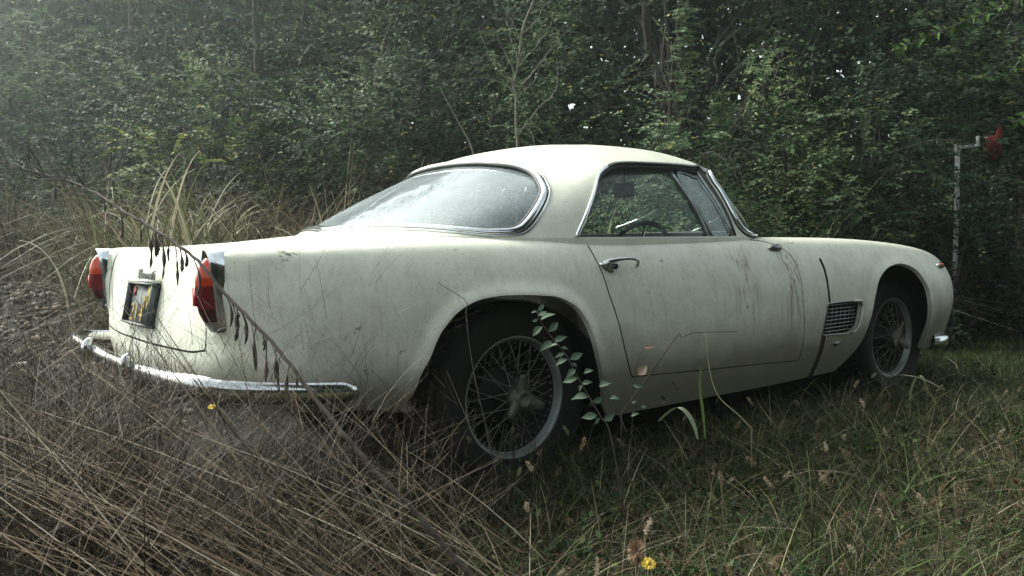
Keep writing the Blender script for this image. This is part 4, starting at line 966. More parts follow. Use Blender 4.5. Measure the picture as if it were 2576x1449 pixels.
merge('dry_grass', [
 grass('', 50000, f_right, lambda P, px, d: low(P, px, d)*.9, (.0012, .0040), (-1.3, 1.7), (.2, 1.5), None, lambda P, px, d: .36+.30*clump(P, 4)+.12*(px > 2000)),
 grass('', 1500, f_sill, lambda P, px, d: .19+.10*clump(P, 5), (.002, .005), (-.4, .8), (.3, 1.4), None, lambda P, px, d: .55+0*px, 5),
 grass('', 6500, f_right, lambda P, px, d: .17+.12*clump(P, 3), (.0015, .0045), (.0, .8), (.3, 1.5), None, lambda P, px, d: .62+0*px, 5),
 grass('', 46000, f_left, lambda P, px, d: .11+.10*clump(P), (.0012, .0032), (-1.2, 1.6), (.2, 1.4), None, lambda P, px, d: .20+.22*clump(P, 3)**2),
 grass('', 34000, f_back, lambda P, px, d: np.where(px > 1900, .28, .34)+.34*clump(P, 1.6)*np.clip(1.3-d/9, .3, 1), (.003, .008), (-.3, .6), (.2, 1.3), None, lambda P, px, d: .42+.15*clump(P, 2), 4),
 grass('', 11000, f_tall, lambda P, px, d: .75+.65*clump(P, 2.4), (.004, .011), (-.1, .45), (.2, 1.3), None, lambda P, px, d: .50+.2*clump(P, 3), 6),
 grass('', 16000, f_farl, lambda P, px, d: .65+.6*clump(P, 1.5), (.005, .011), (-.2, .6), (.2, 1.2), None, lambda P, px, d: .42+.15*clump(P, 3), 4),
 grass('', 5200, f_rgt, lambda P, px, d: .16+.1*clump(P), (.002, .006), (-.8, 1), (.2, 1.4), None, lambda P, px, d: .45+0*px, 3)], L['dry'])
# ---------------------------------------------------------------- unseen leaf mass added behind and right of the camera to block sky light
def leaf_screen():
    n = 26000; ph = rng.uniform(R(58), R(225), n); r = rng.uniform(4.6, 8.0, n); z = rng.uniform(0, 1, n)**.8*np.where(ph < R(105), 7.0, 2.5)
    r = r-np.clip(z-3.6, 0, 3)*.75*(ph < R(200)); P = C0+r[:, None]*(F0*np.cos(ph)[:, None]+RT*np.sin(ph)[:, None]); P[:, 2] = z
    N_ = unit(rng.normal(0, 1, (n, 3))); A = unit(np.cross(N_, rng.normal(0, 1, (n, 3)))); ln = rng.uniform(.22, .5, n)
    V, F = leaves(P, A, N_, ln, ln*.62); o = attr(mesh_np('leaf_mass', V, F, L['deep'], smooth=False), np.clip(rng.normal(.35, .2, n), 0, .9)); tag(o, kind='stuff')
leaf_screen()
def wp(px, py, d): return np.array([*(C0+F0*d+RT*((px-1288)/2080*d))[:2], zat(py, d)])
def wpath(pts, d=None, n=40): return spline([wp(p[0], p[1], p[2] if d is None else d) for p in pts], n)
# ---------------------------------------------------------------- stones of the gravel heap
def ico():
    t = (1+5**.5)/2; V = unit(np.array([(-1, t, 0), (1, t, 0), (-1, -t, 0), (1, -t, 0), (0, -1, t), (0, 1, t), (0, -1, -t), (0, 1, -t), (t, 0, -1), (t, 0, 1), (-t, 0, -1), (-t, 0, 1)], float))
    F = np.array([(0, 11, 5), (0, 5, 1), (0, 1, 7), (0, 7, 10), (0, 10, 11), (1, 5, 9), (5, 11, 4), (11, 10, 2), (10, 7, 6), (7, 1, 8), (3, 9, 4), (3, 4, 2), (3, 2, 6), (3, 6, 8), (3, 8, 9), (4, 9, 5), (2, 4, 11), (6, 2, 10), (8, 6, 7), (9, 8, 1)])
    m = {}; VV = list(V); FF = []
    def mid(a, b):
        k = (min(a, b), max(a, b))
        if k not in m: m[k] = len(VV); VV.append((VV[a]+VV[b])/np.linalg.norm(VV[a]+VV[b]))
        return m[k]
    for a, b, c in F:
        x, y, z = mid(a, b), mid(b, c), mid(c, a); FF += [(a, x, z), (b, y, x), (c, z, y), (x, y, z)]
    return np.array(VV), np.array(FF)
def gravel():
    V0, F0_ = ico(); n = 6200; d = rng.uniform(3.6, 9.2, n); px = rng.uniform(-420, 470, n)-(d-4)*12; P = C0+F0*d[:, None]+RT*((px-1288)/2080*d)[:, None]; P[:, 2] = hgt(P[:, 0], P[:, 1])
    kp = car_gap(P) > .12; P = P[kp]; n = len(P); r = .008+.034*rng.random(n)**3.4; r[rng.random(n) < .006] *= 1.7
    sc = rng.uniform(.6, 1.2, (n, 3))*np.array([1, 1, .65]); lump = 1+.12*rng.normal(0, 1, (n, len(V0), 1))
    ang_ = rng.uniform(0, 6.28, n); c, s_ = np.cos(ang_), np.sin(ang_); Q = V0[None]*lump*sc[:, None]
    Q = np.stack([Q[..., 0]*c[:, None]-Q[..., 1]*s_[:, None], Q[..., 0]*s_[:, None]+Q[..., 1]*c[:, None], Q[..., 2]], -1)*r[:, None, None]+P[:, None]+np.array([0, 0, .3])*r[:, None, None]
    F = (F0_[None]+np.arange(n)[:, None, None]*len(V0)).reshape(-1, 3)
    tone = np.repeat(np.where(rng.random(n) < .16, rng.uniform(.75, 1, n), np.clip(rng.beta(1.5, 3, n), 0, 1)), len(F0_))
    m = leafmat('river_pebble', [(0, (.02, .017, .014)), (.4, (.075, .065, .055)), (.75, (.27, .24, .20)), (.93, (.36, .25, .16)), (1, (.60, .57, .50))], .75, 0, .3)
    o = attr(mesh_np('gravel', Q.reshape(-1, 3), F, m, smooth=True), tone); tag(o, kind='stuff')
gravel()
# ---------------------------------------------------------------- leaning dead stems, left foreground
def stems():
    parts = []
    def add(n, pxr, dr, h, lean, azc, azs, w, tone, S=5, dr2=(-.1, .35)):
        d = rng.uniform(*dr, n); px = rng.uniform(*pxr, n); P = C0+F0*d[:, None]+RT*((px-1288)/2080*d)[:, None]; P[:, 2] = hgt(P[:, 0], P[:, 1])
        k = car_gap(P, .05) > 0; P = P[k]; m = len(P); az = math.atan2(-RT[1], -RT[0])+azc+rng.normal(0, azs, m)
        hh = rng.uniform(*h, m); le = rng.uniform(*lean, m); dd = np.stack([np.cos(az), np.sin(az)], -1)
        tip = P[:, :2]+dd*(hh*le)[:, None]; T3 = np.column_stack([tip, hh]); k = (car_gap(T3, .04) > 0) | (P[:, 1] > -5) & (hh < .2)
        P, az, hh, le = P[k], az[k], hh[k], le[k]; m = len(P)
        V, F = ribbons(P, hh, rng.uniform(*w, m), az, le, rng.uniform(*dr2, m), S, tip=.25); parts.append((V, F, np.repeat(np.clip(tone+rng.normal(0, .17, m), 0, 1), S)))
        return P, az, hh, le
    # the sheaf that leans across the tail of the car
    A = add(210, (650, 1480), (1.35, 2.15), (.42, .88), (.65, 1.3), 0, .36, (.0024, .0062), .76)
    add(130, (300, 1300), (1.2, 2.1), (.25, .60), (.5, 1.7), 0, .55, (.002, .0045), .40)
    add(200, (-300, 1250), (1.1, 2.4), (.14, .42), (.2, 1.4), .3, 1.8, (.0015, .0038), .42)
    add(1000, (-350, 1200), (1.05, 3.0), (.08, .26), (.3, 1.9), 0, 2.2, (.0010, .0026), .33)
    add(2200, (-350, 900), (1.2, 4.5), (.08, .24), (.3, 2.2), 0, 3.1, (.0009, .0022), .30)
    add(340, (-420, 520), (2.4, 4.6), (.3, .72), (.1, 1.1), .2, 1.3, (.0022, .0045), .42)
    add(800, (-40, 420), (1.75, 2.25), (.22, .66), (.1, 1.2), .2, 1.6, (.0014, .0034), .42)
    add(1500, (-420, 330), (4.2, 7.5), (.12, .45), (-.5, 1.6), .3, 1.6, (.002, .005), .42)
    add(120, (40, 420), (2.2, 3.2), (.35, .75), (-.2, .7), .2, .8, (.0016, .003), .55)
    # thick dry brush beside the tail, over the far end of the bumper
    add(1500, (90, 430), (1.95, 2.45), (.20, .62), (-.3, .9), .1, 2.0, (.0010, .0022), .36)
    n = 3400; d = rng.uniform(1.9, 2.4, n); px = rng.uniform(60, 450, n); B = C0+F0*d[:, None]+RT*((px-1288)/2080*d)[:, None]; B[:, 2] = .05+.5*rng.random(n)**1.2
    B = B[car_gap(B, .06) > 0]; m = len(B); V, F = ribbons(B, rng.uniform(.05, .16, m), rng.uniform(.0008, .0017, m), rng.uniform(0, 6.3, m), rng.uniform(-.2, 2.2, m), rng.uniform(-.4, .6, m), 3, .5); parts.append((V, F, np.repeat(np.clip(.36+rng.normal(0, .17, m), 0, 1), 3)))
    # branchlets with tiny heads near the tips of the sheaf
    P, az, hh, le = A; n = len(P)*16; i = rng.integers(0, len(P), n); t = rng.uniform(.45, 1, n)
    d = np.stack([np.cos(az[i]), np.sin(az[i]), 0*t], -1); B = P[i]+d*(hh[i]*le[i]*t)[:, None]; B[:, 2] += hh[i]*(t-.15*le[i]**2*t)
    k = car_gap(B, .02) > 0; B = B[k]; m = len(B); L_ = rng.uniform(.04, .17, m)
    V, F = ribbons(B, L_, rng.uniform(.0007, .0014, m), rng.uniform(0, 6.3, m), rng.uniform(.3, 1.6, m), rng.uniform(-.3, .5, m), 3, .5); parts.append((V, F, np.repeat(np.clip(.40+rng.normal(0, .15, m), 0, 1), 3)))
    o = merge('dead_weed_stems', parts, L['straw'])
stems()
# ---------------------------------------------------------------- foxtails in the right foreground
def foxtails():
    parts = []; hv, hf, ht = [], [], []
    n = 150; d = rng.uniform(1.25, 3.4, n); px = rng.uniform(1150, 2750, n); P = C0+F0*d[:, None]+RT*((px-1288)/2080*d)[:, None]; P[:, 2] = hgt(P[:, 0], P[:, 1])
    k = (car_gap(P, .15) > 0) & (P[:, 1] < 0); P = P[k]; n = len(P); h = rng.uniform(.16, .36, n); az = rng.uniform(0, 6.28, n); le = rng.uniform(0, .5, n)
    V, F = ribbons(P, h, np.full(n, .0018), az, le, 0*h, 3, .6); parts.append((V, F, np.repeat(rng.uniform(.4, .7, n), 3)))
    tip = P+np.stack([np.cos(az), np.sin(az), 0*az], -1)*(h*le)[:, None]; tip[:, 2] += h*(1-.15*le*le); ax = unit(np.stack([np.cos(az)*(le+.5), np.sin(az)*(le+.5), np.full(n, .9)], -1))
    nb = 110; L_ = rng.uniform(.022, .042, n); t = rng.random((n, nb)); B = tip[:, None]+ax[:, None]*(L_[:, None]*t)[..., None]
    rd = unit(rng.normal(0, 1, (n, nb, 3))); rd = unit(rd+ax[:, None]*.7); ln = .0075*np.sin(np.clip(t*.9+.08, 0, 1)*math.pi)**.5+.002
    V, F = leaves(B.reshape(-1, 3), rd.reshape(-1, 3), unit(rng.normal(0, 1, (n*nb, 3))), ln.ravel(), ln.ravel()*.22); parts.append((V, F, np.repeat(rng.uniform(.45, .95, n), nb)))
    merge('foxtail_grass', parts, L['dry'])
foxtails()
# ---------------------------------------------------------------- long dark stalk with hanging pods
def seed_stalk():
    base = gpos(wp(1420, 1765, 1.62)); t = empty('seed_stalk', base); tag(t, 'long dark stalk with hanging seed pods leaning across the tail of the car', 'dead stalk')
    P = wpath([(1420, 1765, 1.62), (1240, 1545, 1.60), (1075, 1345, 1.62), (900, 1150, 1.66), (790, 1010, 1.72), (690, 875, 1.78), (560, 735, 1.85), (480, 640, 1.90), (330, 540, 2.0), (210, 470, 2.1), (60, 425, 2.2), (-30, 405, 2.25)], n=120)
    P = P+rng.normal(0, .0012, P.shape); MB().tube(P-base, np.linspace(.0064, .0020, 120), 7).build('stalk', L['stem'], t)
    for px, py, ln in [(352, 555, 75), (372, 566, 95), (388, 576, 88), (398, 585, 60), (412, 592, 92), (425, 600, 45), (437, 610, 100), (452, 622, 72), (466, 632, 58), (480, 644, 98), (300, 522, 60), (262, 500, 50), (150, 452, 55),
                       (566, 742, 70), (578, 752, 96), (592, 770, 40), (604, 785, 120), (622, 800, 140), (640, 825, 100), (655, 842, 60), (668, 852, 130), (690, 880, 112), (705, 898, 85), (722, 915, 95), (738, 940, 60), (600, 775, 66)]:
        q = P[np.argmin([abs((1288+2080*((p-C0) @ RT)/((p-C0) @ F0))-px) for p in P])]; d = (q-C0) @ F0; L_ = ln/2080*d
        k = 9; tt = np.linspace(0, 1, k); a = rng.uniform(-.5, .8); L_ *= rng.uniform(.7, 1.25); pod = q+RT*(a*L_*.3*np.sin(tt*2.4))[:, None]+F0*(rng.normal(0, .08)*L_*tt)[:, None]; pod[:, 2] -= L_*tt
        r = np.where(tt < .35, .0009, .0009+.0026*np.sin((tt-.35)/.65*math.pi)**.8)*rng.uniform(.7, 1.25)*(1+.25*rng.normal(0, 1, k)); MB().tube(pod-base, np.abs(r)+.0004, 6).build('seed_pod', L['stem'], t)
    # feathery spent heads at its upper end
    hb = MB()
    for _ in range(46):
        q = P[int(rng.uniform(.78, 1)*119)]; u = unit(rng.normal(0, 1, 3)+np.array([0, 0, .6])-RT*.6); l = rng.uniform(.03, .14); e = q+u*l; hb.tube([q-base, (q+e)/2-base+[0, 0, .006], e-base], [.0011, .0008, .0005], 4, cap=False)
        for _ in range(3): c = e+rng.normal(0, .004, 3); hb.tube([c-base, c-base+rng.normal(0, .004, 3)], [.0016, .001], 5)
    hb.build('spent_heads', L['straw'], t)
seed_stalk()
def leaf_mesh(mb, a, b, w, up, curl=.25, teeth=True):
    a, b = np.array(a), np.array(b); ax = b-a; ln = np.linalg.norm(ax); ax /= ln; s_ = np.cross(ax, up); s_ /= np.linalg.norm(s_)+1e-9; n_ = np.cross(s_, ax)
    prof = [0, .55, .92, 1, .88, .60, .28, 0]; V = []
    for i, p in enumerate(prof):
        t = i/7; c = a+ax*ln*t+n_*ln*(curl*.6*t-curl*t*t*1.15); pp = p*(1+(.06 if i % 2 else -.03))
        for q in (-1, -.5, 0, .5, 1): V.append(c+s_*q*w*.5*pp+n_*abs(q)*w*.22*pp)
    F = []
    for i in range(7):
        for j in range(4): k = i*5+j; F.append((k, k+1, k+6, k+5))
    mb.add(V, np.array(F)); return mb
def leafy_plant():
    D_ = 2.42; g0 = gpos(wp(1590, 1240, D_)); t = empty('leafy_sapling', g0); tag(t, 'young sapling with pale paired leaves in front of the rear wheel', 'plant')
    z8 = lambda x, y: (1274.5+.2778*x, 704.3+.2778*y)
    st = [(960, 1450), (870, 1270), (790, 1130), (720, 1010), (640, 870), (600, 790), (545, 690), (470, 590), (385, 490), (320, 390), (285, 320), (275, 285)]
    P = spline([g0]+[wp(*z8(*p), D_) for p in st], 60); MB().tube(P-g0, np.linspace(.0032, .0012, 60), 6).build('stem', L['stem'], t)
    Q = spline([wp(*z8(*p), D_+.02) for p in [(1100, 1400), (1030, 1230), (960, 1090), (900, 1000), (870, 960)]], 20); MB().tube(Q-g0, np.linspace(.002, .001, 20), 6).build('side_stem', L['stem'], t)
    LV = [(278, 280, 352, 213), (272, 285, 222, 293), (287, 325, 362, 280), (312, 365, 432, 290), (287, 352, 225, 382), (378, 470, 482, 378), (330, 425, 210, 512), (432, 560, 552, 508), (412, 558, 298, 645), (472, 590, 370, 608), (500, 620, 568, 626), (530, 672, 440, 700), (575, 725, 704, 664), (556, 728, 428, 768), (590, 765, 668, 800), (630, 818, 540, 888), (650, 898, 498, 932), (705, 860, 798, 803), (685, 955, 790, 922), (702, 962, 640, 1045), (748, 1078, 590, 1068), (845, 985, 962, 917), (785, 1115, 892, 1086), (775, 1100, 762, 1198), (945, 1095, 1074, 1085), (832, 1245, 680, 1262), (852, 1265, 800, 1338), (880, 1290, 1008, 1222), (1160, 968, 1270, 975), (1140, 1132, 1192, 1106), (1232, 1165, 1308, 1176), (1140, 1256, 1212, 1214)]
    m = mat('pale_leaf', (.20, .27, .19), .65, spec=.2); tt = NT(m); tt.l(tt.mix(tt.noise(40, tt.obj()), (.075, .12, .075), (.13, .18, .125)), tt.b.inputs['Base Color'])
    for i, (x0, y0, x1, y1) in enumerate(LV):
        a = wp(*z8(x0, y0), D_); b = wp(*z8(x1, y1), D_-.012+.03*rng.random()); ln = np.linalg.norm(b-a); mb = leaf_mesh(MB(), a-g0, b-g0, ln*rng.uniform(.38, .5), unit(np.array([0, 0, .7])-F0*.95+rng.normal(0, .35, 3)), rng.uniform(.3, .9))
        mb.build('leaf', m, t)
leafy_plant()
def path_thing(name, label, cat, pts, d, r, m, n=30, part=None):
    P = wpath(pts, d, n); g0 = gpos(P[0].copy()); 
    if P[0][2] > g0[2]+.01: P = np.concatenate([[g0], P]); n += 1
    o = MB().tube(P-g0, np.linspace(r, r*.4, n), 6).build(name, m, None); o.location = g0; tag(o, label, cat); return o
path_thing('dry_weed', 'tall pale bent grass stalk rising in front of the middle of the door', 'grass stalk', [(1900, 1085), (1865, 1049), (1817, 1005), (1795, 955), (1784, 893), (1779, 838)], 2.9, .0030, mat('pale_straw', (.36, .31, .19), .6))
path_thing('dry_weed', 'thin dry stalk standing in front of the rear wheel arch', 'grass stalk', [(1248, 1204), (1231, 1121), (1196, 965), (1179, 860), (1172, 784), (1173, 758), (1140, 735), (1102, 711)], 2.3, .0022, L['stem'])
path_thing('broken_twig', 'broken brown twig leaning up across the rear corner of the door', 'twig', [(1567, 1046), (1620, 970), (1706, 845), (1712, 852), (1754, 838), (1856, 835)], 2.75, .0036, L['stem'])
def blade_thing(label, pts, d, w, m):
    P = wpath(pts, d, 24); g0 = gpos(P[0].copy()); k = len(P); ww = w*np.sin(np.linspace(.25, 3.05, k))**.6; up = np.array([0, 0, 1.]); V = []
    for p, q in zip(P, ww): s_ = unit(RT+F0*.4); V += [p-s_*q/2-g0, p+np.array([0, 0, -.12*q])-g0, p+s_*q/2-g0]
    i = np.arange(k-1)[:, None]*3; F = (i[:, :, None]+np.array([[[0, 1, 4, 3], [1, 2, 5, 4]]])).reshape(-1, 4); o = mesh_np('bent_weed', V, F, m, None, loc=tuple(g0)); tag(o, label, 'grass blade')
mg = mat('fresh_blade', (.17, .25, .07), .5)
blade_thing('upright green blade with a folded tip against the middle of the door', [(1782, 1110), (1775, 1045), (1767, 988), (1766, 945), (1773, 920), (1790, 916)], 2.75, .012, mg)
blade_thing('broad bent blade below the sill with a silvery tip', [(1662, 1065), (1685, 1043), (1712, 1029), (1735, 1045), (1752, 1075), (1763, 1112)], 2.5, .018, mat('silver_blade', (.34, .38, .24), .55))
blade_thing('pale curved blade arching in front of the front wheel', [(2390, 985), (2330, 955), (2270, 946), (2210, 960), (2150, 985)], 3.3, .009, mat('dull_straw', (.33, .32, .20), .6))
blade_thing('folded dry blade standing right of the front wheel', [(2300, 1010), (2306, 975), (2318, 950), (2332, 952), (2345, 985)], 3.0, .014, mat('dull_straw', (.30, .31, .19), .6))
def seedling():
    g0 = gpos(wp(1590, 1090, 2.7)); t = empty('dry_seedling', g0); tag(t, 'small seedling with one pink and one round pale leaf by the door', 'plant')
    P = spline([g0]+[wp(*p, 2.7) for p in [(1596, 1010), (1600, 950), (1606, 910), (1622, 877)]], 24); MB().tube(P-g0, .0014, 5).build('stem', L['stem'], t)
    leaf_mesh(MB(), wp(1622, 876, 2.7)-g0, wp(1654, 872, 2.7)-g0, .010, -F0+np.array([0, 0, .3])).build('leaf', mat('pink_leaf', (.42, .22, .18), .6), t)
    leaf_mesh(MB(), wp(1608, 945, 2.7)-g0, wp(1632, 922, 2.7)-g0, .030, -F0+np.array([0, 0, .2])).build('leaf', mat('tan_leaf', (.40, .30, .20), .6), t)
seedling()
def flower(px, py, d, r, label, m, kind='wild_flower', head='petals'):
    c = wp(px, py, d); g0 = gpos(c.copy()); t = empty(kind, g0); tag(t, label, 'flower'); MB().tube([g0-g0, (c-g0)*.5+[.01, 0, 0], c-g0], .0012, 5).build('stem', L['stem'], t); mb = MB(); up = unit(-F0*.6+np.array([0, 0, 1.])); u = unit(np.cross(up, RT+.1)); v = np.cross(up, u)
    if head == 'petals':
        for k in range(16): a = k*math.pi/8; q = u*math.cos(a)+v*math.sin(a); leaf_mesh(mb, c-g0+q*r*.15+up*r*.1*(k % 2), c-g0+q*r+up*r*.25, r*.42, up, .15)
        mb.build('petals', m, t); MB().lathe([(.0001, .004), (r*.25, .003), (r*.3, 0)], c-g0+up*.001, 'z', 10).build('flower_centre', m, t)
    else:
        for k in range(160): q = unit(rng.normal(0, 1, 3)); leaf_mesh(mb, c-g0+q*r*.2, c-g0+q*r*np.array([.8, .8, 1.2]), r*.12, up+q*.3, .1)
        mb.build('seed_head', m, t)
Y_ = mat('yellow_petal', (.70, .47, .02), .5); Y2 = mat('dull_yellow_petal', (.38, .27, .015), .6)
flower(523, 1029, 1.95, .010, 'tiny bright yellow flower among the stems below the rear bumper', Y_)
flower(1640, 1440, .98, .010, 'dull yellow flower at the bottom edge of the picture', Y2)
flower(1608, 1408, .95, .015, 'brown fluffy seed head at the bottom edge beside the yellow flower', mat('brown_fluff', (.22, .14, .08), .8), 'thistle', 'fluff')
# ---------------------------------------------------------------- reeds, bare sapling, vine, pole and red sheet
def reeds(px, d, n, h, w, label, m='reed', spread=.25):
    c = gpos(at(px, d)); P = c+np.stack([rng.normal(0, spread, n), rng.normal(0, spread, n), 0*np.zeros(n)], -1)-c; V, F = ribbons(P, rng.uniform(*h, n), rng.uniform(*w, n), rng.uniform(0, 6.28, n), rng.uniform(.0, .28, n), rng.uniform(.3, 1.25, n), 11, .15, True)
    o = attr(mesh_np('reed_clump', V, F, L[m], None, smooth=False, loc=tuple(c)), np.repeat(np.clip(rng.normal(.52, .25, n), 0, 1), 11)); tag(o, label, 'reeds', 'clumps of tall grass behind the car')
reeds(455, 6.0, 270, (.7, 1.6), (.014, .028), 'tallest clump of arching green reeds, behind the boot between the tail lamps')
reeds(310, 6.6, 80, (.7, 1.35), (.010, .020), 'half-dry reed clump left of the tallest green clump')
reeds(640, 6.1, 90, (.7, 1.5), (.008, .016), 'thin dry reed clump right of the tallest green clump', 'dry')
reeds(880, 6.0, 130, (.8, 1.5), (.007, .014), 'tan dead grass clump behind the left edge of the rear window', 'dry', .35)
reeds(1585, 5.6, 170, (.8, 1.45), (.012, .024), 'green reed clump seen through the side window')
reeds(2040, 6.4, 60, (.5, 1.1), (.006, .013), 'drooping grass clump just ahead of the windscreen', 'dry')
def bare():
    D_ = 6.0; g0 = gpos(at(1303, D_)); t = empty('bare_sapling', g0); tag(t, 'slender sapling with bare pale branches rising behind the roof', 'tree'); mb = MB()
    def br(pts, r0, r1): mb.tube(wpath(pts, D_, 26)+rng.normal(0, .003, (26, 3))-g0, np.linspace(r0, r1, 26), 6, cap=False)
    br([(1305, 900), (1302, 560), (1301, 372), (1297, 258), (1291, 205), (1303, 172), (1311, 106), (1323, 57), (1346, 3), (1360, -40)], .020, .005)
    for b in ([(1291, 212), (1254, 172), (1222, 145)], [(1296, 225), (1250, 180), (1217, 115), (1205, 80)], [(1298, 195), (1266, 132), (1240, 80)], [(1305, 165), (1285, 106), (1275, 60)], [(1300, 225), (1320, 213), (1397, 117), (1430, 85)], [(1300, 215), (1325, 206), (1391, 126)], [(1303, 172), (1351, 123), (1385, 70)], [(1302, 345), (1346, 286), (1394, 235), (1401, 190), (1398, 155)], [(1303, 380), (1343, 367), (1323, 298), (1305, 260)], [(1312, 100), (1350, 60), (1370, 20)], [(1310, 110), (1285, 60), (1262, 20)], [(1300, 250), (1340, 215), (1360, 170)], [(1297, 240), (1262, 215), (1215, 200)]): br(b, .0065, .002)
    mb.build('trunk', L['bark'], t)
    q = np.array([wp(*p, D_-.1) for p in [(1275, 270), (1330, 290), (1290, 240), (1250, 150), (1340, 110), (1300, 60), (1370, 90), (1385, 205), (1275, 320), (1320, 340)]]); m = len(q)*7; b = np.repeat(q, 7, 0)+rng.normal(0, .07, (m, 3))
    V, F, _ = sprays(b, unit(rng.normal(0, 1, (m, 3))), np.full(m, .16), 7, .04); attr(mesh_np('leaves', V-g0, F, L['light'], t, smooth=False), np.clip(rng.normal(.4, .15, len(F)), 0, 1))
bare()
path_thing('dead_sapling', 'bare stem leaning left behind the left end of the roof', 'stem', [(1200, 420), (1182, 361), (1140, 285), (1108, 223)], 6.3, .008, L['bark'])
def lit_bush_stems():
    for nm, lab, pts in (('young_tree', 'slim upright young tree with leafy tip above the windscreen', [(1690, 560), (1696, 330), (1706, 200), (1712, 110), (1716, 20)]), ('young_tree', 'shorter leafy shoot just right of the slim young tree', [(1795, 560), (1798, 400), (1806, 300), (1812, 230)])):
        d = 6.3; g0 = gpos(at(pts[0][0], d)); t = empty(nm, g0); tag(t, lab, 'young tree'); P = spline([g0]+[wp(*p, d) for p in pts], 50); MB().tube(P-g0, np.linspace(.014, .003, 50), 6).build('trunk', L['dark'], t)
        k = 150; tt = rng.uniform(.35, 1, k); b = P[(tt*49).astype(int)]; hgt_ = 1-tt; dr = unit(np.stack([rng.normal(0, 1, k), rng.normal(0, 1, k), rng.uniform(.1, .7, k)], -1)); ln = .10+.42*hgt_*rng.random(k)
        V, F, _ = sprays(b, dr, ln, 15, .042, .25, .5, wratio=.42); attr(mesh_np('crown', V-g0, F, L['light'], t, smooth=False), np.clip(np.repeat(rng.normal(.42, .15, k), 15)+rng.normal(0, .1, k*15), 0, .95))
lit_bush_stems()
def vine(label, pts, d, nl, ls):
    P = wpath(pts, d, nl*2); g0 = P[0].copy(); t = empty('leafy_branch', g0); tag(t, label, 'branch', None); MB().tube(P-g0, np.linspace(.005, .0015, len(P)), 6).build('branch', L['bark'], t); mb = MB()
    for i in range(0, len(P)-1):
        for sg_ in (-1, 1):
            dr = unit(P[i+1]-P[i]); sd = unit(np.cross(dr, -F0)); a = P[i]; b = a+unit(sd*sg_*.9+dr*.5+rng.normal(0, .35, 3))*ls*rng.uniform(.6, 1.2); leaf_mesh(mb, a-g0, b-g0, ls*.62, unit(-F0*.5+np.array([0, 0, .8])+rng.normal(0, .4, 3)), .2)
    mb.build('leaves', L['vine'], t)
L['vine'] = mat('fresh_vine_leaf', (.10, .155, .05), .7, spec=.1); _t = NT(L['vine']); _t.l(_t.mix(_t.noise(25, _t.obj()), (.045, .085, .025), (.10, .16, .045)), _t.b.inputs['Base Color'])
vine('long green leafy branch hanging in from the top right corner', [(2680, -60), (2590, -12), (2480, 35), (2380, 75), (2290, 112), (2222, 138)], 3.6, 19, .040)
vine('shorter leafy branch below the long one at the right edge', [(2680, 40), (2600, 95), (2545, 160), (2508, 205)], 3.8, 11, .036)
vine('leafy twig at the right edge above the red sheet', [(2690, 230), (2620, 265), (2560, 300), (2530, 312)], 4.2, 8, .045)
def pole():
    d = 6.75; g0 = gpos(at(2401, d)); t = empty('metal_pole', g0); tag(t, 'flaking white metal pole with a short side arm, half hidden by leaves', 'pole')
    m = noisy('flaking_white_paint', (.62, .65, .63), (.16, .15, .13), 14, .7, bump=.002, bscale=30)
    MB().tube([wp(2403, 640, d)-[0, 0, 1.0]-g0, wp(2403, 640, d)-g0, wp(2401, 480, d)-g0, wp(2398, 365, d)-g0], .019, 12).build('post', m, t)
    MB().tube([wp(2398, 374, d)-g0, wp(2425, 371, d)-g0, wp(2452, 368, d)-g0], .013, 10).build('side_arm', m, t)
    MB().tube([wp(2449, 372, d)-g0, wp(2447, 345, d)-g0], .013, 10).build('arm_end', m, t); MB().lathe([(.024, -.03), (.024, .03)], wp(2398, 374, d)-g0, 'z', 12).build('clamp', m, t)
pole()
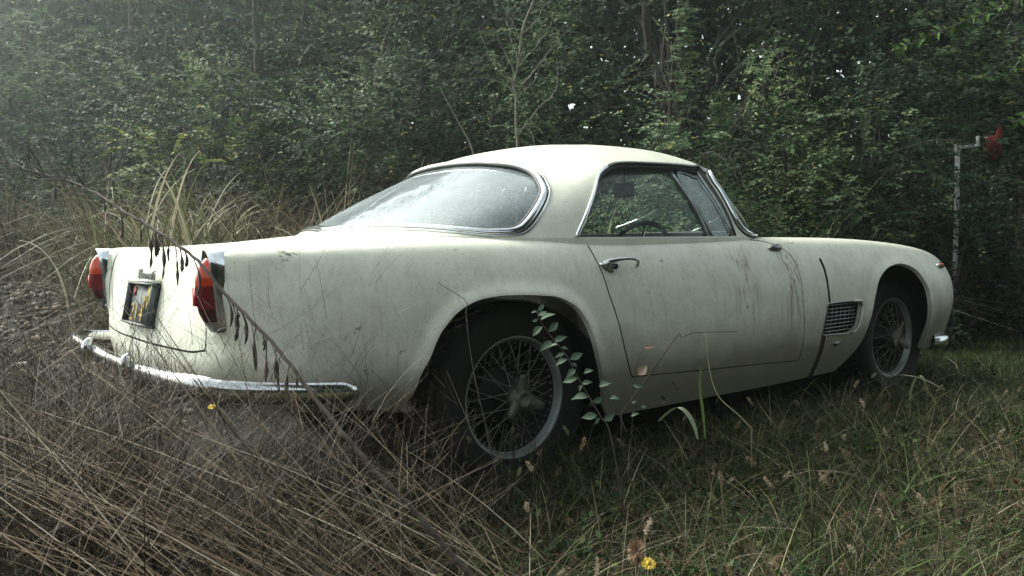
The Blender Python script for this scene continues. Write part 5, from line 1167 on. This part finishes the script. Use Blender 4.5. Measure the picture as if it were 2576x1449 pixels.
def red():
    d = 7.1; o_ = [(2500, 316), (2514, 330), (2514, 348), (2505, 362), (2507, 378), (2499, 402), (2486, 406), (2476, 388), (2466, 352), (2478, 342), (2493, 344)]
    A = np.array([wp(*p, d) for p in o_]); g0 = A.mean(0); n = len(A); i = np.arange(n); j = (i+1) % n; bow = np.array([.02*math.sin(k*1.3) for k in range(n)]); A = A+F0*bow[:, None]; B = A+F0*.012; C_ = [A.mean(0)-F0*.03]; E_ = [B.mean(0)-F0*.02]
    o = MB().add(np.concatenate([A, B, C_, E_])-g0, [np.stack([i, j, j+n, i+n], -1), np.concatenate([np.stack([j, i, 0*i+2*n], -1), np.stack([i+n, j+n, 0*i+2*n+1], -1)])]).build('red_sheet', noisy('faded_red', (.20, .02, .016), (.09, .014, .011), 9, .85), None, smooth=False)
    o.location = g0; tag(o, 'torn red sheet caught in the leaves right of the white pole', 'sheet')
red()

# ---------------------------------------------------------------- low broad-leaved weeds between the grass
def weeds():
    f1 = lambda px, d, P, a=1.2, b=5.0: ((car_gap(P) > .02) & (P[:, 1] < 0))*clump(P, 3.1)**2
    P, px, d = scatter(1900, f1); n = len(P); k = 7; az = rng.uniform(0, 6.28, (n, k)); el = rng.uniform(.15, 1.1, (n, k)); A = np.stack([np.cos(az)*np.cos(el), np.sin(az)*np.cos(el), np.sin(el)], -1).reshape(-1, 3)
    B = np.repeat(P, k, 0)+np.array([0, 0, 1.])*rng.uniform(.01, .13, n*k)[:, None]+A*.01; N_ = unit(np.array([0, 0, 1.])+rng.normal(0, .4, (n*k, 3))); ln = rng.uniform(.010, .030, n*k)
    V, F = leaves(B, A, N_, ln, ln*.55, .05); o = attr(mesh_np('ground_weeds', V, F, L['green'], smooth=False), np.clip(rng.normal(.5, .2, len(F)), 0, 1)); tag(o, kind='stuff')
weeds()
# ---------------------------------------------------------------- misty air
def haze():
    lo, hi = np.array([-22., -12., -1.2]), np.array([26., 30., 9.5]); mb = MB(); mb.box((lo+hi)/2, hi-lo)
    m = D.materials.new('misty_air'); m.use_nodes = True; t = m.node_tree; t.nodes.remove(t.nodes['Principled BSDF']); v = t.nodes.new('ShaderNodeVolumePrincipled')
    v.inputs['Color'].default_value = (.84, .96, .91, 1); v.inputs['Density'].default_value = .0042; v.inputs['Anisotropy'].default_value = .78; t.links.new(v.outputs[0], t.nodes['Material Output'].inputs['Volume'])
    o = mb.build('haze', m, None, smooth=False); tag(o, kind='stuff')
haze()
